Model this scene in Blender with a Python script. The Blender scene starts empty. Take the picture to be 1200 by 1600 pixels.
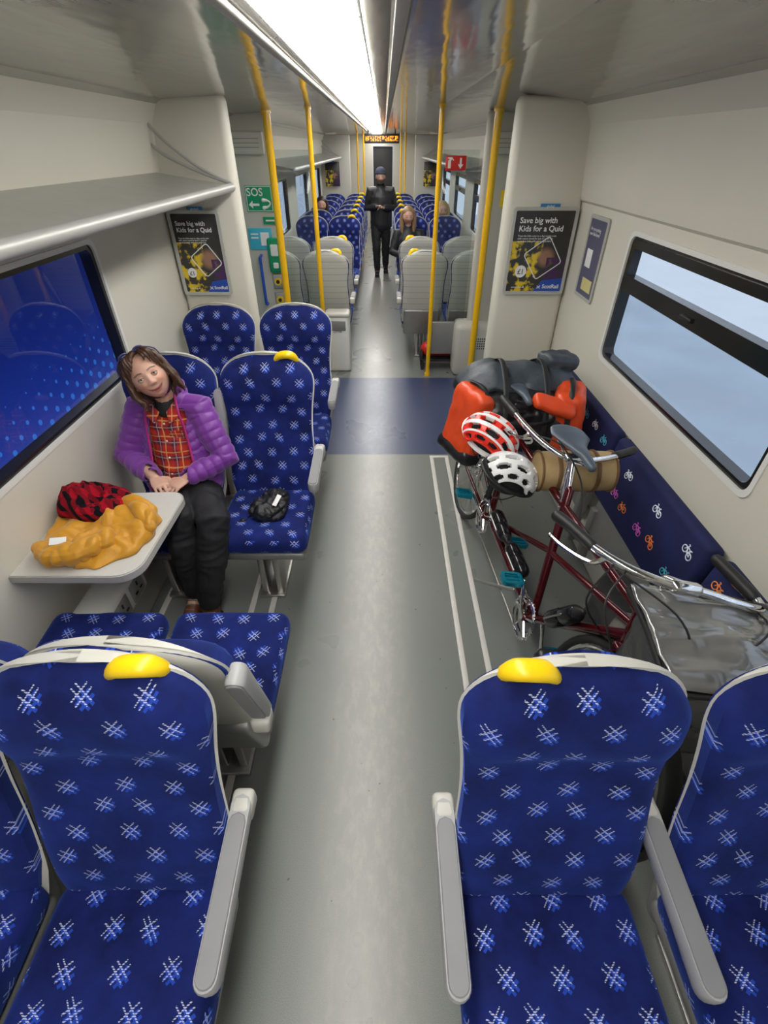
import bpy, bmesh, math, random
from mathutils import Vector, Matrix, noise, Euler
random.seed(7)
V=Vector
COL=bpy.context.scene.collection
SC=bpy.context.scene
try:
    SC.view_settings.view_transform='Standard'
    SC.view_settings.look='None'
except Exception: pass
SC.view_settings.exposure=0.0

# ---------------------------------------------------------------- materials
class NT:
    def __init__(s,name):
        s.mat=bpy.data.materials.new(name); s.mat.use_nodes=True
        s.t=s.mat.node_tree; s.b=s.t.nodes['Principled BSDF']; s.out=s.t.nodes['Material Output']
    def node(s,ty,**kw):
        n=s.t.nodes.new(ty)
        for k,v in kw.items(): setattr(n,k,v)
        return n
    def link(s,a,b): s.t.links.new(a,b)
    def put(s,sock,v):
        if isinstance(v,bpy.types.NodeSocket): s.link(v,sock)
        else:
            if sock.type=='RGBA' and len(v)==3: v=(*v,1)
            sock.default_value=v
    def m(s,op,*a):
        n=s.node('ShaderNodeMath',operation=op)
        for i,x in enumerate(a): s.put(n.inputs[i],x)
        return n.outputs[0]
    def mix(s,f,a,b):
        n=s.node('ShaderNodeMix',data_type='RGBA')
        s.put(n.inputs[0],f); s.put(n.inputs[6],a); s.put(n.inputs[7],b)
        return n.outputs[2]
    def noise(s,vec=None,scale=5,detail=3,rough=.5):
        n=s.node('ShaderNodeTexNoise'); n.inputs['Scale'].default_value=scale
        n.inputs['Detail'].default_value=detail; n.inputs['Roughness'].default_value=rough
        if vec is not None: s.link(vec,n.inputs['Vector'])
        return n.outputs['Fac']
    def ramp(s,f,a,b):
        n=s.node('ShaderNodeMapRange'); s.put(n.inputs[0],f); n.inputs[1].default_value=a; n.inputs[2].default_value=b
        return n.outputs[0]
    def white(s,x,y):
        cm=s.node('ShaderNodeCombineXYZ'); s.put(cm.inputs[0],x); s.put(cm.inputs[1],y)
        n=s.node('ShaderNodeTexWhiteNoise',noise_dimensions='2D'); s.link(cm.outputs[0],n.inputs[0]); return n.outputs[0]
    def obj(s): return s.node('ShaderNodeTexCoord').outputs['Object']
    def uv(s): return s.node('ShaderNodeTexCoord').outputs['UV']
    def geo(s): return s.node('ShaderNodeNewGeometry').outputs['Position']
    def sep(s,v):
        n=s.node('ShaderNodeSeparateXYZ'); s.link(v,n.inputs[0]); return n.outputs
    def scl(s,v,x,y,z):
        n=s.node('ShaderNodeMapping'); s.link(v,n.inputs[0]); n.inputs['Scale'].default_value=(x,y,z); return n.outputs[0]
    def bump(s,h,strength=.3,dist=.01):
        n=s.node('ShaderNodeBump'); n.inputs['Strength'].default_value=strength; n.inputs['Distance'].default_value=dist
        s.link(h,n.inputs['Height']); s.link(n.outputs[0],s.b.inputs['Normal'])
    def set(s,**kw):
        mp=dict(col='Base Color',rough='Roughness',metal='Metallic',spec='Specular IOR Level',ec='Emission Color',es='Emission Strength',sheen='Sheen Weight',coat='Coat Weight',trans='Transmission Weight',alpha='Alpha')
        for k,v in kw.items(): s.put(s.b.inputs[mp[k]],v)
        return s

def plain(name,col,rough=.5,metal=0,var=.08,nscale=12,bump=0,bscale=60,bdist=.003,**kw):
    t=NT(name); o=t.obj(); f=t.noise(o,nscale,3)
    c2=tuple(max(0,c*(1-2*var)) for c in col); c1=tuple(min(1,c*(1+var)) for c in col)
    t.set(col=t.mix(f,c1,c2),rough=rough,metal=metal,**kw)
    if bump: t.bump(t.noise(o,bscale,3),bump,bdist)
    return t.mat
def emis(name,col,st):
    t=NT(name); t.set(col=col,ec=col,es=st,rough=.5); return t.mat

def fabric():
    t=NT('seat_moquette'); u=t.sep(t.uv()); W,H=.118,.074
    row=t.m('FLOOR',t.m('DIVIDE',u[1],H))
    st=t.m('MULTIPLY',t.m('FLOORED_MODULO',row,2.0),.5)
    ux=t.m('ADD',t.m('DIVIDE',u[0],W),st)
    col=t.m('FLOOR',ux)
    r1=t.m('SUBTRACT',t.white(col,row),.5); r2=t.m('SUBTRACT',t.white(t.m('ADD',col,17.3),row),.5)
    fx=t.m('ADD',t.m('MULTIPLY',t.m('SUBTRACT',t.m('FRACT',ux),.5),W),t.m('MULTIPLY',r1,.034))
    fy=t.m('ADD',t.m('MULTIPLY',t.m('SUBTRACT',t.m('FRACT',t.m('DIVIDE',u[1],H)),.5),H),t.m('MULTIPLY',r2,.018))
    fy=t.m('ADD',fy,t.m('MULTIPLY',t.m('MULTIPLY',fx,r1),.7))
    def motif(fx,fy,w,top,K=.95,a=.0085):
        kx=t.m('MULTIPLY',fx,K)
        d1=t.m('ABSOLUTE',t.m('SUBTRACT',t.m('ABSOLUTE',t.m('SUBTRACT',fy,kx)),a))
        d2=t.m('ABSOLUTE',t.m('SUBTRACT',t.m('ABSOLUTE',t.m('ADD',fy,kx)),a))
        l1=t.m('MULTIPLY',t.m('LESS_THAN',d1,w),t.m('LESS_THAN',t.m('ABSOLUTE',t.m('ADD',fy,kx)),top))
        l2=t.m('MULTIPLY',t.m('LESS_THAN',d2,w),t.m('LESS_THAN',t.m('ABSOLUTE',t.m('SUBTRACT',fy,kx)),top))
        return t.m('MAXIMUM',l1,l2)
    m1=motif(fx,fy,.0022,.032)
    dash=t.m('GREATER_THAN',t.m('SINE',t.m('MULTIPLY',u[1],1500.0)),-.35)
    m1=t.m('MULTIPLY',m1,dash)
    m2=motif(t.m('SUBTRACT',fx,.007),t.m('ADD',fy,.009),.0050,.026)
    o=t.obj(); n=t.noise(o,7,4,.6); n2=t.noise(o,260,2)
    base=t.mix(t.ramp(n,.3,.7),(.004,.007,.058),(.011,.022,.165))
    base=t.mix(t.m('MULTIPLY',m2,.7),base,(.02,.08,.55))
    br=t.m('ADD',.50,t.m('MULTIPLY',t.noise(o,25,2),.6))
    c=t.mix(t.m('MULTIPLY',m1,br),base,(.60,.66,.84))
    t.set(col=c,rough=.85,sheen=.3,spec=.2)
    t.b.inputs['Sheen Tint'].default_value=(.12,.25,1,1)
    t.bump(n2,.25,.002)
    return t.mat
M_fab=fabric()
M_shell=plain('seat_shell_plastic',(.54,.53,.48),.42,var=.03)
def ribbed():
    t=NT('ribbed_shell'); s=t.sep(t.obj())
    r=t.m('LESS_THAN',t.m('FRACT',t.m('MULTIPLY',s[2],16.0)),.08)
    t.set(col=t.mix(r,(.60,.59,.54),(.36,.35,.32)),rough=.42); return t.mat
M_rib=ribbed()
M_armt=plain('armrest_grey',(.24,.24,.25),.55,var=.05)
M_armb=plain('armrest_light',(.38,.38,.38),.4,var=.03)
M_yel=plain('yellow_plastic',(.90,.60,.005),.32,var=.03)
M_pole=plain('yellow_pole_paint',(.90,.50,.004),.28,var=.04,coat=.3)
M_alu=plain('brushed_aluminium',(.55,.54,.52),.38,1,var=.06)
M_metal=plain('grey_metal',(.34,.34,.33),.45,.6)
M_railg=plain('satin_grey_rail',(.42,.42,.40),.42,.25,var=.03)
M_chrome=plain('chrome',(.82,.82,.82),.12,1,var=.02)
M_black=plain('black_rubber',(.012,.012,.013),.5)
M_blackg=plain('black_gloss',(.01,.01,.012),.18)
M_white=plain('white_plastic',(.74,.74,.71),.4,var=.02)
M_cream=plain('cream_wall_laminate',(.66,.635,.55),.45,var=.02,nscale=3)
M_cream2=plain('cream_lower_panel',(.56,.55,.50),.5,var=.04,nscale=4)
M_speck=plain('speckled_grey_panel',(.52,.50,.45),.5,var=.07,nscale=300)
M_table=plain('speckled_table_laminate',(.60,.59,.55),.4,var=.06,nscale=260)
M_tedge=plain('table_edge',(.45,.44,.42),.5)
M_red=plain('red_paint',(.62,.02,.015),.35)
M_green=plain('green_sign',(.0,.30,.13),.4,var=.02)
M_signw=plain('sign_white',(.80,.80,.80),.5,var=.01)
M_blue=plain('bright_blue',(.01,.07,.42),.4,var=.03)
M_lblue=plain('light_blue_sign',(.05,.45,.65),.4,var=.03)
M_navy=plain('navy_notice',(.10,.10,.17),.45)
M_dark=plain('dark_interior',(.02,.02,.022),.7)
M_khk=plain('khaki_lace',(.17,.155,.135),.7)

def floor_mat():
    t=NT('floor_vinyl'); g=t.geo(); s=t.sep(g)
    n1=t.noise(g,420,2,.6); n2=t.noise(t.scl(g,11,4.5,1),2.4,6,.7); n3=t.noise(g,1.5,3)
    grey=t.mix(t.ramp(n1,.35,.65),(.150,.160,.152),(.215,.225,.212))
    d=t.m('ABSOLUTE',t.m('ADD',s[0],.05))
    wear_sheen=t.m('SUBTRACT',1.0,t.ramp(d,.02,.22))  # pale aisle band: floor wear with the ceiling light's reflection painted in
    w2=t.m('MULTIPLY',wear_sheen,t.ramp(n2,.46,.62))
    grey=t.mix(t.m('MULTIPLY',wear_sheen,.45),grey,(.30,.29,.255))
    grey=t.mix(t.m('MULTIPLY',w2,.28),grey,(.42,.37,.29))
    spk=t.m('GREATER_THAN',t.noise(g,38,1,.3),.80)
    grey=t.mix(t.m('MULTIPLY',spk,.7),grey,(.05,.05,.045))
    blue=t.mix(t.ramp(n1,.3,.7),(.030,.042,.105),(.052,.070,.15))
    blue=t.mix(t.m('MULTIPLY',w2,.25),blue,(.20,.22,.28))
    f=t.m('MULTIPLY',t.m('GREATER_THAN',s[1],3.36),t.m('LESS_THAN',s[1],4.98))
    t.set(col=t.mix(f,grey,blue),rough=t.m('ADD',.22,t.m('MULTIPLY',n3,.14)),spec=.65)
    t.bump(n1,.10,.002); return t.mat
M_floor=floor_mat()
def ceil_mat():
    t=NT('ceiling_panel'); g=t.geo(); s=t.sep(g)
    a=t.m('ABSOLUTE',t.m('SINE',t.m('MULTIPLY',s[0],380.0))); b=t.m('ABSOLUTE',t.m('SINE',t.m('MULTIPLY',s[1],380.0)))
    dot=t.m('GREATER_THAN',t.m('MULTIPLY',a,b),.55)
    d=t.m('ABSOLUTE',t.m('ADD',s[0],.05))
    reg=t.m('MULTIPLY',t.m('GREATER_THAN',d,.55),t.m('LESS_THAN',d,.86))
    reg=t.m('MULTIPLY',reg,t.m('LESS_THAN',s[1],3.0))
    base=t.mix(t.noise(g,2,3),(.36,.345,.31),(.42,.405,.365))
    t.set(col=t.mix(t.m('MULTIPLY',t.m('MULTIPLY',dot,reg),.6),base,(.10,.10,.09)),rough=.12,metal=.35,spec=.6)
    t.bump(t.noise(t.scl(g,3,.8,1),3,2),.06,.05); return t.mat
M_ceil=ceil_mat()

def glass_mat(name,tint=(1,1,1),gl=.05,edge=.5,rough=.02):
    t=NT(name); t.t.nodes.remove(t.b)
    tr=t.node('ShaderNodeBsdfTransparent'); tr.inputs[0].default_value=(*tint,1)
    gs=t.node('ShaderNodeBsdfGlossy'); gs.inputs['Roughness'].default_value=rough
    lw=t.node('ShaderNodeLayerWeight'); lw.inputs[0].default_value=.5
    f=t.m('ADD',t.m('MULTIPLY',t.m('POWER',lw.outputs['Facing'],4.0),edge),gl); f=t.m('MINIMUM',f,1.0)
    mx=t.node('ShaderNodeMixShader'); t.link(f,mx.inputs[0]); t.link(tr.outputs[0],mx.inputs[1]); t.link(gs.outputs[0],mx.inputs[2])
    t.link(mx.outputs[0],t.out.inputs[0]); return t.mat
M_glass=glass_mat('clear_window_glass',(.97,.98,1.0),.02,.2)
M_glassd=glass_mat('dark_tinted_glass',(.80,.83,.92),.07,.5)
M_glassp=glass_mat('screen_glass',(.86,.90,.90),.03,.4)

# ---------------------------------------------------------------- geometry
class G:
    def __init__(s): s.v=[];s.f=[];s.m=[]
    def add(s,vf,m=0,M=None):
        o=len(s.v)
        for p in vf[0]:
            p=V(p); s.v.append(M@p if M is not None else p)
        for f in vf[1]: s.f.append([i+o for i in f]); s.m.append(m)
        return s

def rbox(size,c=(0,0,0),bev=.01,seg=3,rot=None):
    bm=bmesh.new(); bmesh.ops.create_cube(bm,size=1)
    for v in bm.verts: v.co=V((v.co.x*size[0],v.co.y*size[1],v.co.z*size[2]))
    if bev>0:
        bmesh.ops.bevel(bm,geom=bm.edges[:],offset=min(bev,min(size)*.49),segments=seg,profile=.5,affect='EDGES')
    R=Euler(rot).to_matrix() if rot else Matrix.Identity(3)
    vs=[R@v.co+V(c) for v in bm.verts]; bm.verts.index_update()
    fs=[[v.index for v in f.verts] for f in bm.faces]; bm.free(); return vs,fs

def ell(c,r,R=None,nu=16,nv=10):
    vs=[];fs=[]
    c=V(c)
    R=R or Matrix.Identity(3)
    vs.append(c+R@V((0,0,r[2])))
    for j in range(1,nv):
        a=math.pi*j/nv
        for i in range(nu):
            b=2*math.pi*i/nu
            vs.append(c+R@V((r[0]*math.sin(a)*math.cos(b),r[1]*math.sin(a)*math.sin(b),r[2]*math.cos(a))))
    vs.append(c+R@V((0,0,-r[2])))
    for i in range(nu): fs.append([0,1+i,1+(i+1)%nu])
    for j in range(nv-2):
        for i in range(nu):
            a=1+j*nu+i;b=1+j*nu+(i+1)%nu
            fs.append([a,a+nu,b+nu,b])
    L=len(vs)-1;o=1+(nv-2)*nu
    for i in range(nu): fs.append([L,o+(i+1)%nu,o+i])
    return vs,fs

def cat(pts,n=6,closed=False):
    P=[V(p) for p in pts];out=[];N=len(P)
    rng=range(N) if closed else range(N-1)
    for i in rng:
        if closed: p0,p1,p2,p3=P[(i-1)%N],P[i],P[(i+1)%N],P[(i+2)%N]
        else: p0=P[max(i-1,0)];p1=P[i];p2=P[i+1];p3=P[min(i+2,N-1)]
        for k in range(n):
            t=k/n
            out.append(.5*((2*p1)+(p2-p0)*t+(2*p0-5*p1+4*p2-p3)*t*t+(3*p1-p0-3*p2+p3)*t**3))
    if not closed: out.append(P[-1])
    return out

def tube(path,r,seg=10,ref=None,cap='round',closed=False):
    P=[V(p) for p in path];n=len(P)
    if not isinstance(r,(list,)): r=[r]*n
    if len(r)!=n:
        rr=[]
        for i in range(n):
            q=i/(n-1)*(len(r)-1);k=min(int(q),len(r)-2);f=q-k
            a,b=r[k],r[k+1]
            if isinstance(a,tuple): rr.append((a[0]*(1-f)+b[0]*f,a[1]*(1-f)+b[1]*f))
            else: rr.append(a*(1-f)+b*f)
        r=rr
    r=[x if isinstance(x,tuple) else (x,x) for x in r]
    T=[]
    for i in range(n):
        if closed: d=P[(i+1)%n]-P[(i-1)%n]
        else: d=P[min(i+1,n-1)]-P[max(i-1,0)]
        T.append(d.normalized() if d.length>1e-9 else V((0,0,1)))
    rings=[]
    A=V(ref) if ref is not None else (V((0,0,1)) if abs(T[0].z)<.9 else V((1,0,0)))
    prev=None
    for i in range(n):
        if ref is not None: a=A-T[i]*A.dot(T[i])
        else:
            a=(A if prev is None else prev); a=a-T[i]*a.dot(T[i])
        a.normalize(); prev=a; b=T[i].cross(a)
        rings.append([P[i],T[i],a,b,r[i][0],r[i][1]])
    if not closed and cap=='round':
        def capr(R,s):
            out=[]
            for k in (1,2,3):
                an=k/3.3*math.pi/2; m=min(R[4],R[5])
                out.append([R[0]+R[1]*s*m*math.sin(an),R[1],R[2],R[3],R[4]*math.cos(an),R[5]*math.cos(an)])
            return out
        rings=capr(rings[0],-1)[::-1]+rings+capr(rings[-1],1)
    vs=[];fs=[]
    for R in rings:
        for k in range(seg):
            an=2*math.pi*k/seg
            vs.append(R[0]+R[2]*R[4]*math.cos(an)+R[3]*R[5]*math.sin(an))
    m=len(rings)
    for i in range(m if closed else m-1):
        j=(i+1)%m
        for k in range(seg):
            l=(k+1)%seg
            fs.append([i*seg+k,i*seg+l,j*seg+l,j*seg+k])
    if not closed:
        fs.append([k for k in range(seg)][::-1]); fs.append([(m-1)*seg+k for k in range(seg)])
    return vs,fs

def rrect(w,h,r,n=5):
    out=[]
    for cx,cy,a0 in ((w/2-r,h/2-r,0),(-w/2+r,h/2-r,90),(-w/2+r,-h/2+r,180),(w/2-r,-h/2+r,270)):
        for k in range(n+1):
            a=math.radians(a0+90*k/n); out.append((cx+r*math.cos(a),cy+r*math.sin(a)))
    return out
def prism(pts,fr,d0,d1):
    n=len(pts)
    vs=[fr(p,q,d0) for p,q in pts]+[fr(p,q,d1) for p,q in pts]
    fs=[list(range(n))[::-1],list(range(n,2*n))]+[[i,(i+1)%n,n+(i+1)%n,n+i] for i in range(n)]
    return vs,fs
def layers(rows):
    n=len(rows[0]); vs=[p for r in rows for p in r]; fs=[list(range(n))[::-1],[(len(rows)-1)*n+i for i in range(n)]]
    for L in range(len(rows)-1):
        for i in range(n):
            j=(i+1)%n; fs.append([L*n+i,L*n+j,(L+1)*n+j,(L+1)*n+i])
    return vs,fs
def ring(o,i_,fr,d0,d1):
    n=len(o)
    vs=[fr(p,q,d) for L,d in ((o,d0),(i_,d0),(i_,d1),(o,d1)) for p,q in L]
    fs=[]
    for L in range(4):
        M=(L+1)%4
        for k in range(n):
            j=(k+1)%n; fs.append([L*n+k,L*n+j,M*n+j,M*n+k])
    return vs,fs
def sheet(w,h,fn,nx=18,ny=12):
    vs=[];fs=[]
    for j in range(ny+1):
        for i in range(nx+1): vs.append(fn(i/nx-.5,j/ny-.5,w,h))
    for j in range(ny):
        for i in range(nx): a=j*(nx+1)+i; fs.append([a,a+1,a+nx+2,a+nx+1])
    return vs,fs

def mesh_of(g,name,mats,smooth=True,ang=.7):
    me=bpy.data.meshes.new(name); me.from_pydata([tuple(v) for v in g.v],[],g.f)
    for m in mats: me.materials.append(m)
    for p,mi in zip(me.polygons,g.m): p.material_index=mi
    bm=bmesh.new(); bm.from_mesh(me); bmesh.ops.recalc_face_normals(bm,faces=bm.faces[:]); bm.to_mesh(me); bm.free()
    if smooth:
        me.shade_smooth(); me.set_sharp_from_angle(angle=ang)
    return me
def ob(name,me,parent=None,loc=(0,0,0),rot=(0,0,0),label=None,cat_=None,group=None,kind=None):
    o=bpy.data.objects.new(name,me); COL.objects.link(o)
    o.location=loc;o.rotation_euler=rot
    if parent: o.parent=parent
    if label:o['label']=label
    if cat_:o['category']=cat_
    if group:o['group']=group
    if kind:o['kind']=kind
    return o
def mk(name,g,mats,parent=None,**kw):
    if isinstance(g,tuple): g=G().add(g)
    if not isinstance(mats,list): mats=[mats]
    sm=kw.pop('smooth',True)
    return ob(name,mesh_of(g,name,mats,sm),parent,**kw)
def empty(name,loc,label,cat_,rot=(0,0,0),group=None):
    o=ob(name,None,None,loc,rot,label,cat_,group); o.empty_display_size=.1; return o
def boxuv(me):
    uv=me.uv_layers.new(name='UVMap')
    for p in me.polygons:
        n=p.normal
        for li in p.loop_indices:
            c=me.vertices[me.loops[li].vertex_index].co
            if abs(n.z)>=max(abs(n.x),abs(n.y)): q=(c.x,c.y)
            elif abs(n.y)>=abs(n.x): q=(c.x,c.z)
            else: q=(c.y,c.z)
            uv.data[li].uv=q
def text(s,size,mat,parent,loc,rot,name='lettering',align='CENTER',bold=.0):
    cu=bpy.data.curves.new('t','FONT'); cu.body=s; cu.size=size; cu.align_x=align; cu.extrude=.0004; cu.offset=bold; cu.resolution_u=3
    o=bpy.data.objects.new('t',cu); COL.objects.link(o)
    bpy.context.view_layer.update()
    dg=bpy.context.evaluated_depsgraph_get(); me=bpy.data.meshes.new_from_object(o.evaluated_get(dg))
    bpy.data.objects.remove(o); me.materials.clear(); me.materials.append(mat)
    return ob(name,me,parent,loc,rot)
def blob(parts,voxel=.008,sm=3,name='blob'):
    g=G()
    for p in parts: g.add(p)
    me=mesh_of(g,name,[],False)
    o=bpy.data.objects.new('b',me); COL.objects.link(o)
    m=o.modifiers.new('r','REMESH'); m.mode='VOXEL'; m.voxel_size=voxel
    if sm:
        s=o.modifiers.new('s','SMOOTH'); s.iterations=sm; s.factor=.5
    bpy.context.view_layer.update()
    dg=bpy.context.evaluated_depsgraph_get(); r=bpy.data.meshes.new_from_object(o.evaluated_get(dg))
    bpy.data.objects.remove(o); r.name=name
    r.materials.clear(); r.shade_smooth(); return r
def displace(me,fn):
    ns=[v.normal.copy() for v in me.vertices]
    for v,n in zip(me.vertices,ns): v.co=v.co+n*fn(v.co,n)
    me.update()

# ---------------------------------------------------------------- camera & world
cam=bpy.data.cameras.new('camera'); co=bpy.data.objects.new('camera',cam); COL.objects.link(co)
cam.sensor_fit='HORIZONTAL'; cam.sensor_width=36; cam.lens=22.2; cam.clip_start=.02
co.location=(0,0,2.0); co.rotation_euler=(math.radians(90-37.7),0,0); SC.camera=co
w=bpy.data.worlds.new('world'); SC.world=w; w.use_nodes=True
bg=w.node_tree.nodes['Background']; bg.inputs[0].default_value=(.64,.74,.88,1); bg.inputs[1].default_value=1.1

XL,XR=-1.40,1.30
YB,YE=-2.2,17.0
def S(name,g,mats,**kw):
    o=mk(name,g,mats,kind='structure',**kw); return o
S('floor',([(XL-.05,YB,0),(XR+.05,YB,0),(XR+.05,YE,0),(XL-.05,YE,0)],[[0,1,2,3]]),M_floor,smooth=False)

winL=[(-1.6,.6),(.85,2.58),(6.9,8.3),(9.1,10.5),(11.3,12.7)]
winR=[(-1.6,1.1),(1.38,2.84),(6.9,8.3),(9.1,10.5),(11.3,12.7)]
ZW0,ZW1=1.0,1.64
def wall(name,x,xi,wins):
    g=G(); ys=[YB]
    for a,b in wins: ys+= [a,b]
    ys.append(YE)
    zs=[0,ZW0,ZW1,1.71]
    for i in range(len(ys)-1):
        for j in range(3):
            if j==1 and i%2==1: continue
            g.add(([(x,ys[i],zs[j]),(x,ys[i+1],zs[j]),(x,ys[i+1],zs[j+1]),(x,ys[i],zs[j+1])],[[0,1,2,3]]))
    sgn=1 if xi>x else -1
    prof=[(x,1.71),(x+sgn*.02,1.725),(x+sgn*.025,1.76),(x+sgn*.055,2.10),(xi,2.19)]
    for k in range(len(prof)-1):
        a,b=prof[k],prof[k+1]
        g.add(([(a[0],YB,a[1]),(a[0],YE,a[1]),(b[0],YE,b[1]),(b[0],YB,b[1])],[[0,1,2,3]]))
    return S(name,g,[M_cream])
wall('wall_left',XL,XL+.10,winL); wall('wall_right',XR,XR-.10,winR)
g=G(); prof=[(XL+.10,2.19),(XL+.14,2.21),(-.80,2.235),(-.42,2.27),(-.36,2.30),(.02,2.30),(.08,2.27),(.5,2.27),(.95,2.235),(XR-.14,2.21),(XR-.10,2.19)]
for k in range(len(prof)-1):
    a,b=prof[k],prof[k+1]
    g.add(([(a[0],YB,a[1]),(a[0],YE,a[1]),(b[0],YE,b[1]),(b[0],YB,b[1])],[[0,1,2,3]]))
S('ceiling',g,[M_ceil])
S('trim_1',rbox((.03,YE-YB-.1,.02),(-.395,(YB+YE)/2,2.272),.005),M_railg)
S('trim_2',rbox((.035,YE-YB-.1,.02),(.045,(YB+YE)/2,2.272),.005),M_railg)
M_lamp=emis('lamp_diffuser',(1,.98,.93),15.5)
M_lampf=plain('lamp_frame_white',(.85,.85,.82),.4)
yy=-2.1
while yy<15.5:
    L=1.915
    r=empty('ceiling_light',(-.19,yy+L/2,2.27),'long white fluorescent diffuser panel set in the ceiling','ceiling light',group='ceiling lights along the aisle')
    mk('diffuser',rbox((.25,L,.02),(0,0,.0),.006),M_lamp,r)
    mk('light_frame',ring(rrect(.262,L+.008,.006),rrect(.252,L-.002,.004),lambda p,q,d:V((p,q,d)),-.006,.012),M_lampf,r)
    yy+=1.93
S('wall_back',([(XL,YB,0),(XR,YB,0),(XR,YB,2.3),(XL,YB,2.3)],[[0,1,2,3]]),M_cream,smooth=False)
g=G()
for a,b,c,d in ((XL,-.32,0,2.3),(.26,XR,0,2.3),(-.32,.26,2.0,2.3)):
    g.add(rbox((b-a,.05,d-c),((a+b)/2,YE-.03,(c+d)/2),0))
S('wall_end',g,M_speck)
r=mk('door_1',rbox((.56,.04,1.98),(-.03,YE+.02,1.0),.01),M_dark,kind='structure')

def window(n,x,side,y0,y1,hopper,gm):
    W=y1-y0;H=ZW1-ZW0;yc=(y0+y1)/2;zc=(ZW0+ZW1)/2
    fr=lambda p,q,d:V((x+side*d,yc+p,zc+q))
    o=rrect(W+.03,H+.03,.05);i1=rrect(W-.012,H-.012,.045)
    root=mk('window_%d'%n,ring(o,i1,fr,-.006,.05),M_white,kind='structure')
    mk('window_gasket',ring(rrect(W,H,.05),rrect(W-.06,H-.055,.035),fr,.005,.06),M_blackg,root)
    mk('window_pane',([fr(p,q,.045) for p,q in rrect(W-.05,H-.05,.035)],[list(range(24))]),gm,root,smooth=False)
    if hopper:
        z=H/2-.225
        mk('window_hopper_bar',prism([(-W/2+.03,z-.035),(W/2-.03,z-.035),(W/2-.03,z+.04),(-W/2+.03,z+.04)],fr,-.004,.05),M_blackg,root)
        mk('window_hopper_frame',ring(rrect(W-.05,.22,.02),rrect(W-.12,.14,.015),lambda p,q,d:fr(p,q+H/2-.13,d),-.002,.04),M_blackg,root)
        mk('window_catch',rbox((.02,.09,.02),(x-.008,yc,zc+z),.005),M_black,root)
k=1
for a,b in winL: window(k,XL,-1,a,b,False,M_glassd);k+=1
for a,b in winR: window(k,XR,1,a,b,True,M_glass);k+=1

t=NT('glowing_train_livery'); s=t.sep(t.obj())
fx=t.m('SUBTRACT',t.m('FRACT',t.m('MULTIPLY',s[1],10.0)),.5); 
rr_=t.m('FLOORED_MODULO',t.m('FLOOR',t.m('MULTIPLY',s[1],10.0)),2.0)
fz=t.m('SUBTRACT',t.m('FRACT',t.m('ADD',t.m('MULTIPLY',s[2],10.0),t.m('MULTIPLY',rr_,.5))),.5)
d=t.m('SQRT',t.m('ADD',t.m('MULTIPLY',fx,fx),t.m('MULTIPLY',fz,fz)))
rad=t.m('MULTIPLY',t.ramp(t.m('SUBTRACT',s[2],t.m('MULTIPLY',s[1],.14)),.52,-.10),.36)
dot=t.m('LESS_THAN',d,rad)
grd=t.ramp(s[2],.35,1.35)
t.set(col=t.mix(dot,(.005,.016,.16),(.015,.10,.40)),rough=.35,ec=t.mix(dot,t.mix(grd,(.004,.026,.26),(.001,.005,.050)),(.014,.12,.42)),es=.9)  # paint made to glow in place of outside light, stronger towards the bottom
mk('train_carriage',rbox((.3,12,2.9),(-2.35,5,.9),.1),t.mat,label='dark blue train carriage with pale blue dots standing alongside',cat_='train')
M_plat=plain('pale_platform',(.50,.58,.66),.7,var=.12,nscale=.9)
M_plat2=plain('bright_platform',(.86,.88,.9),.7,var=.04,nscale=1.5)
S('ground',([(1.9,-6,-.15),(4.6,-6,-.15),(4.6,22,-.15),(1.9,22,-.15)],[[0,1,2,3]]),M_plat,smooth=False)
S('ground_far',([(4.6,-6,-.15),(14,-6,-.15),(14,22,-.15),(4.6,22,-.15)],[[0,1,2,3]]),M_plat2,smooth=False)

M_rail=plain('seat_rail_metal',(.66,.64,.60),.4,.1)
def rail(n,x,y0,y1,w=.028):
    S('trim_%d'%n,G().add(rbox((w,y1-y0,.008),(x,(y0+y1)/2,.004),.002)),M_rail)
rail(3,.385,.2,3.30);rail(4,.505,.2,3.30);rail(5,-.72,-.2,3.30,.03);rail(6,-.61,-.2,3.30,.03)
rail(9,-1.2,1.2,3.0,.03)
S('trim_7',rbox((.15,.03,.008),(.445,3.315,.004),.002),M_rail)
S('baseboard_left',rbox((.14,5.2,.20),(XL+.07,.85,.10),.02),M_cream2)
S('baseboard_right',rbox((.10,5.6,.20),(XR-.05,.85,.10),.02),M_cream2)

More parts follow.
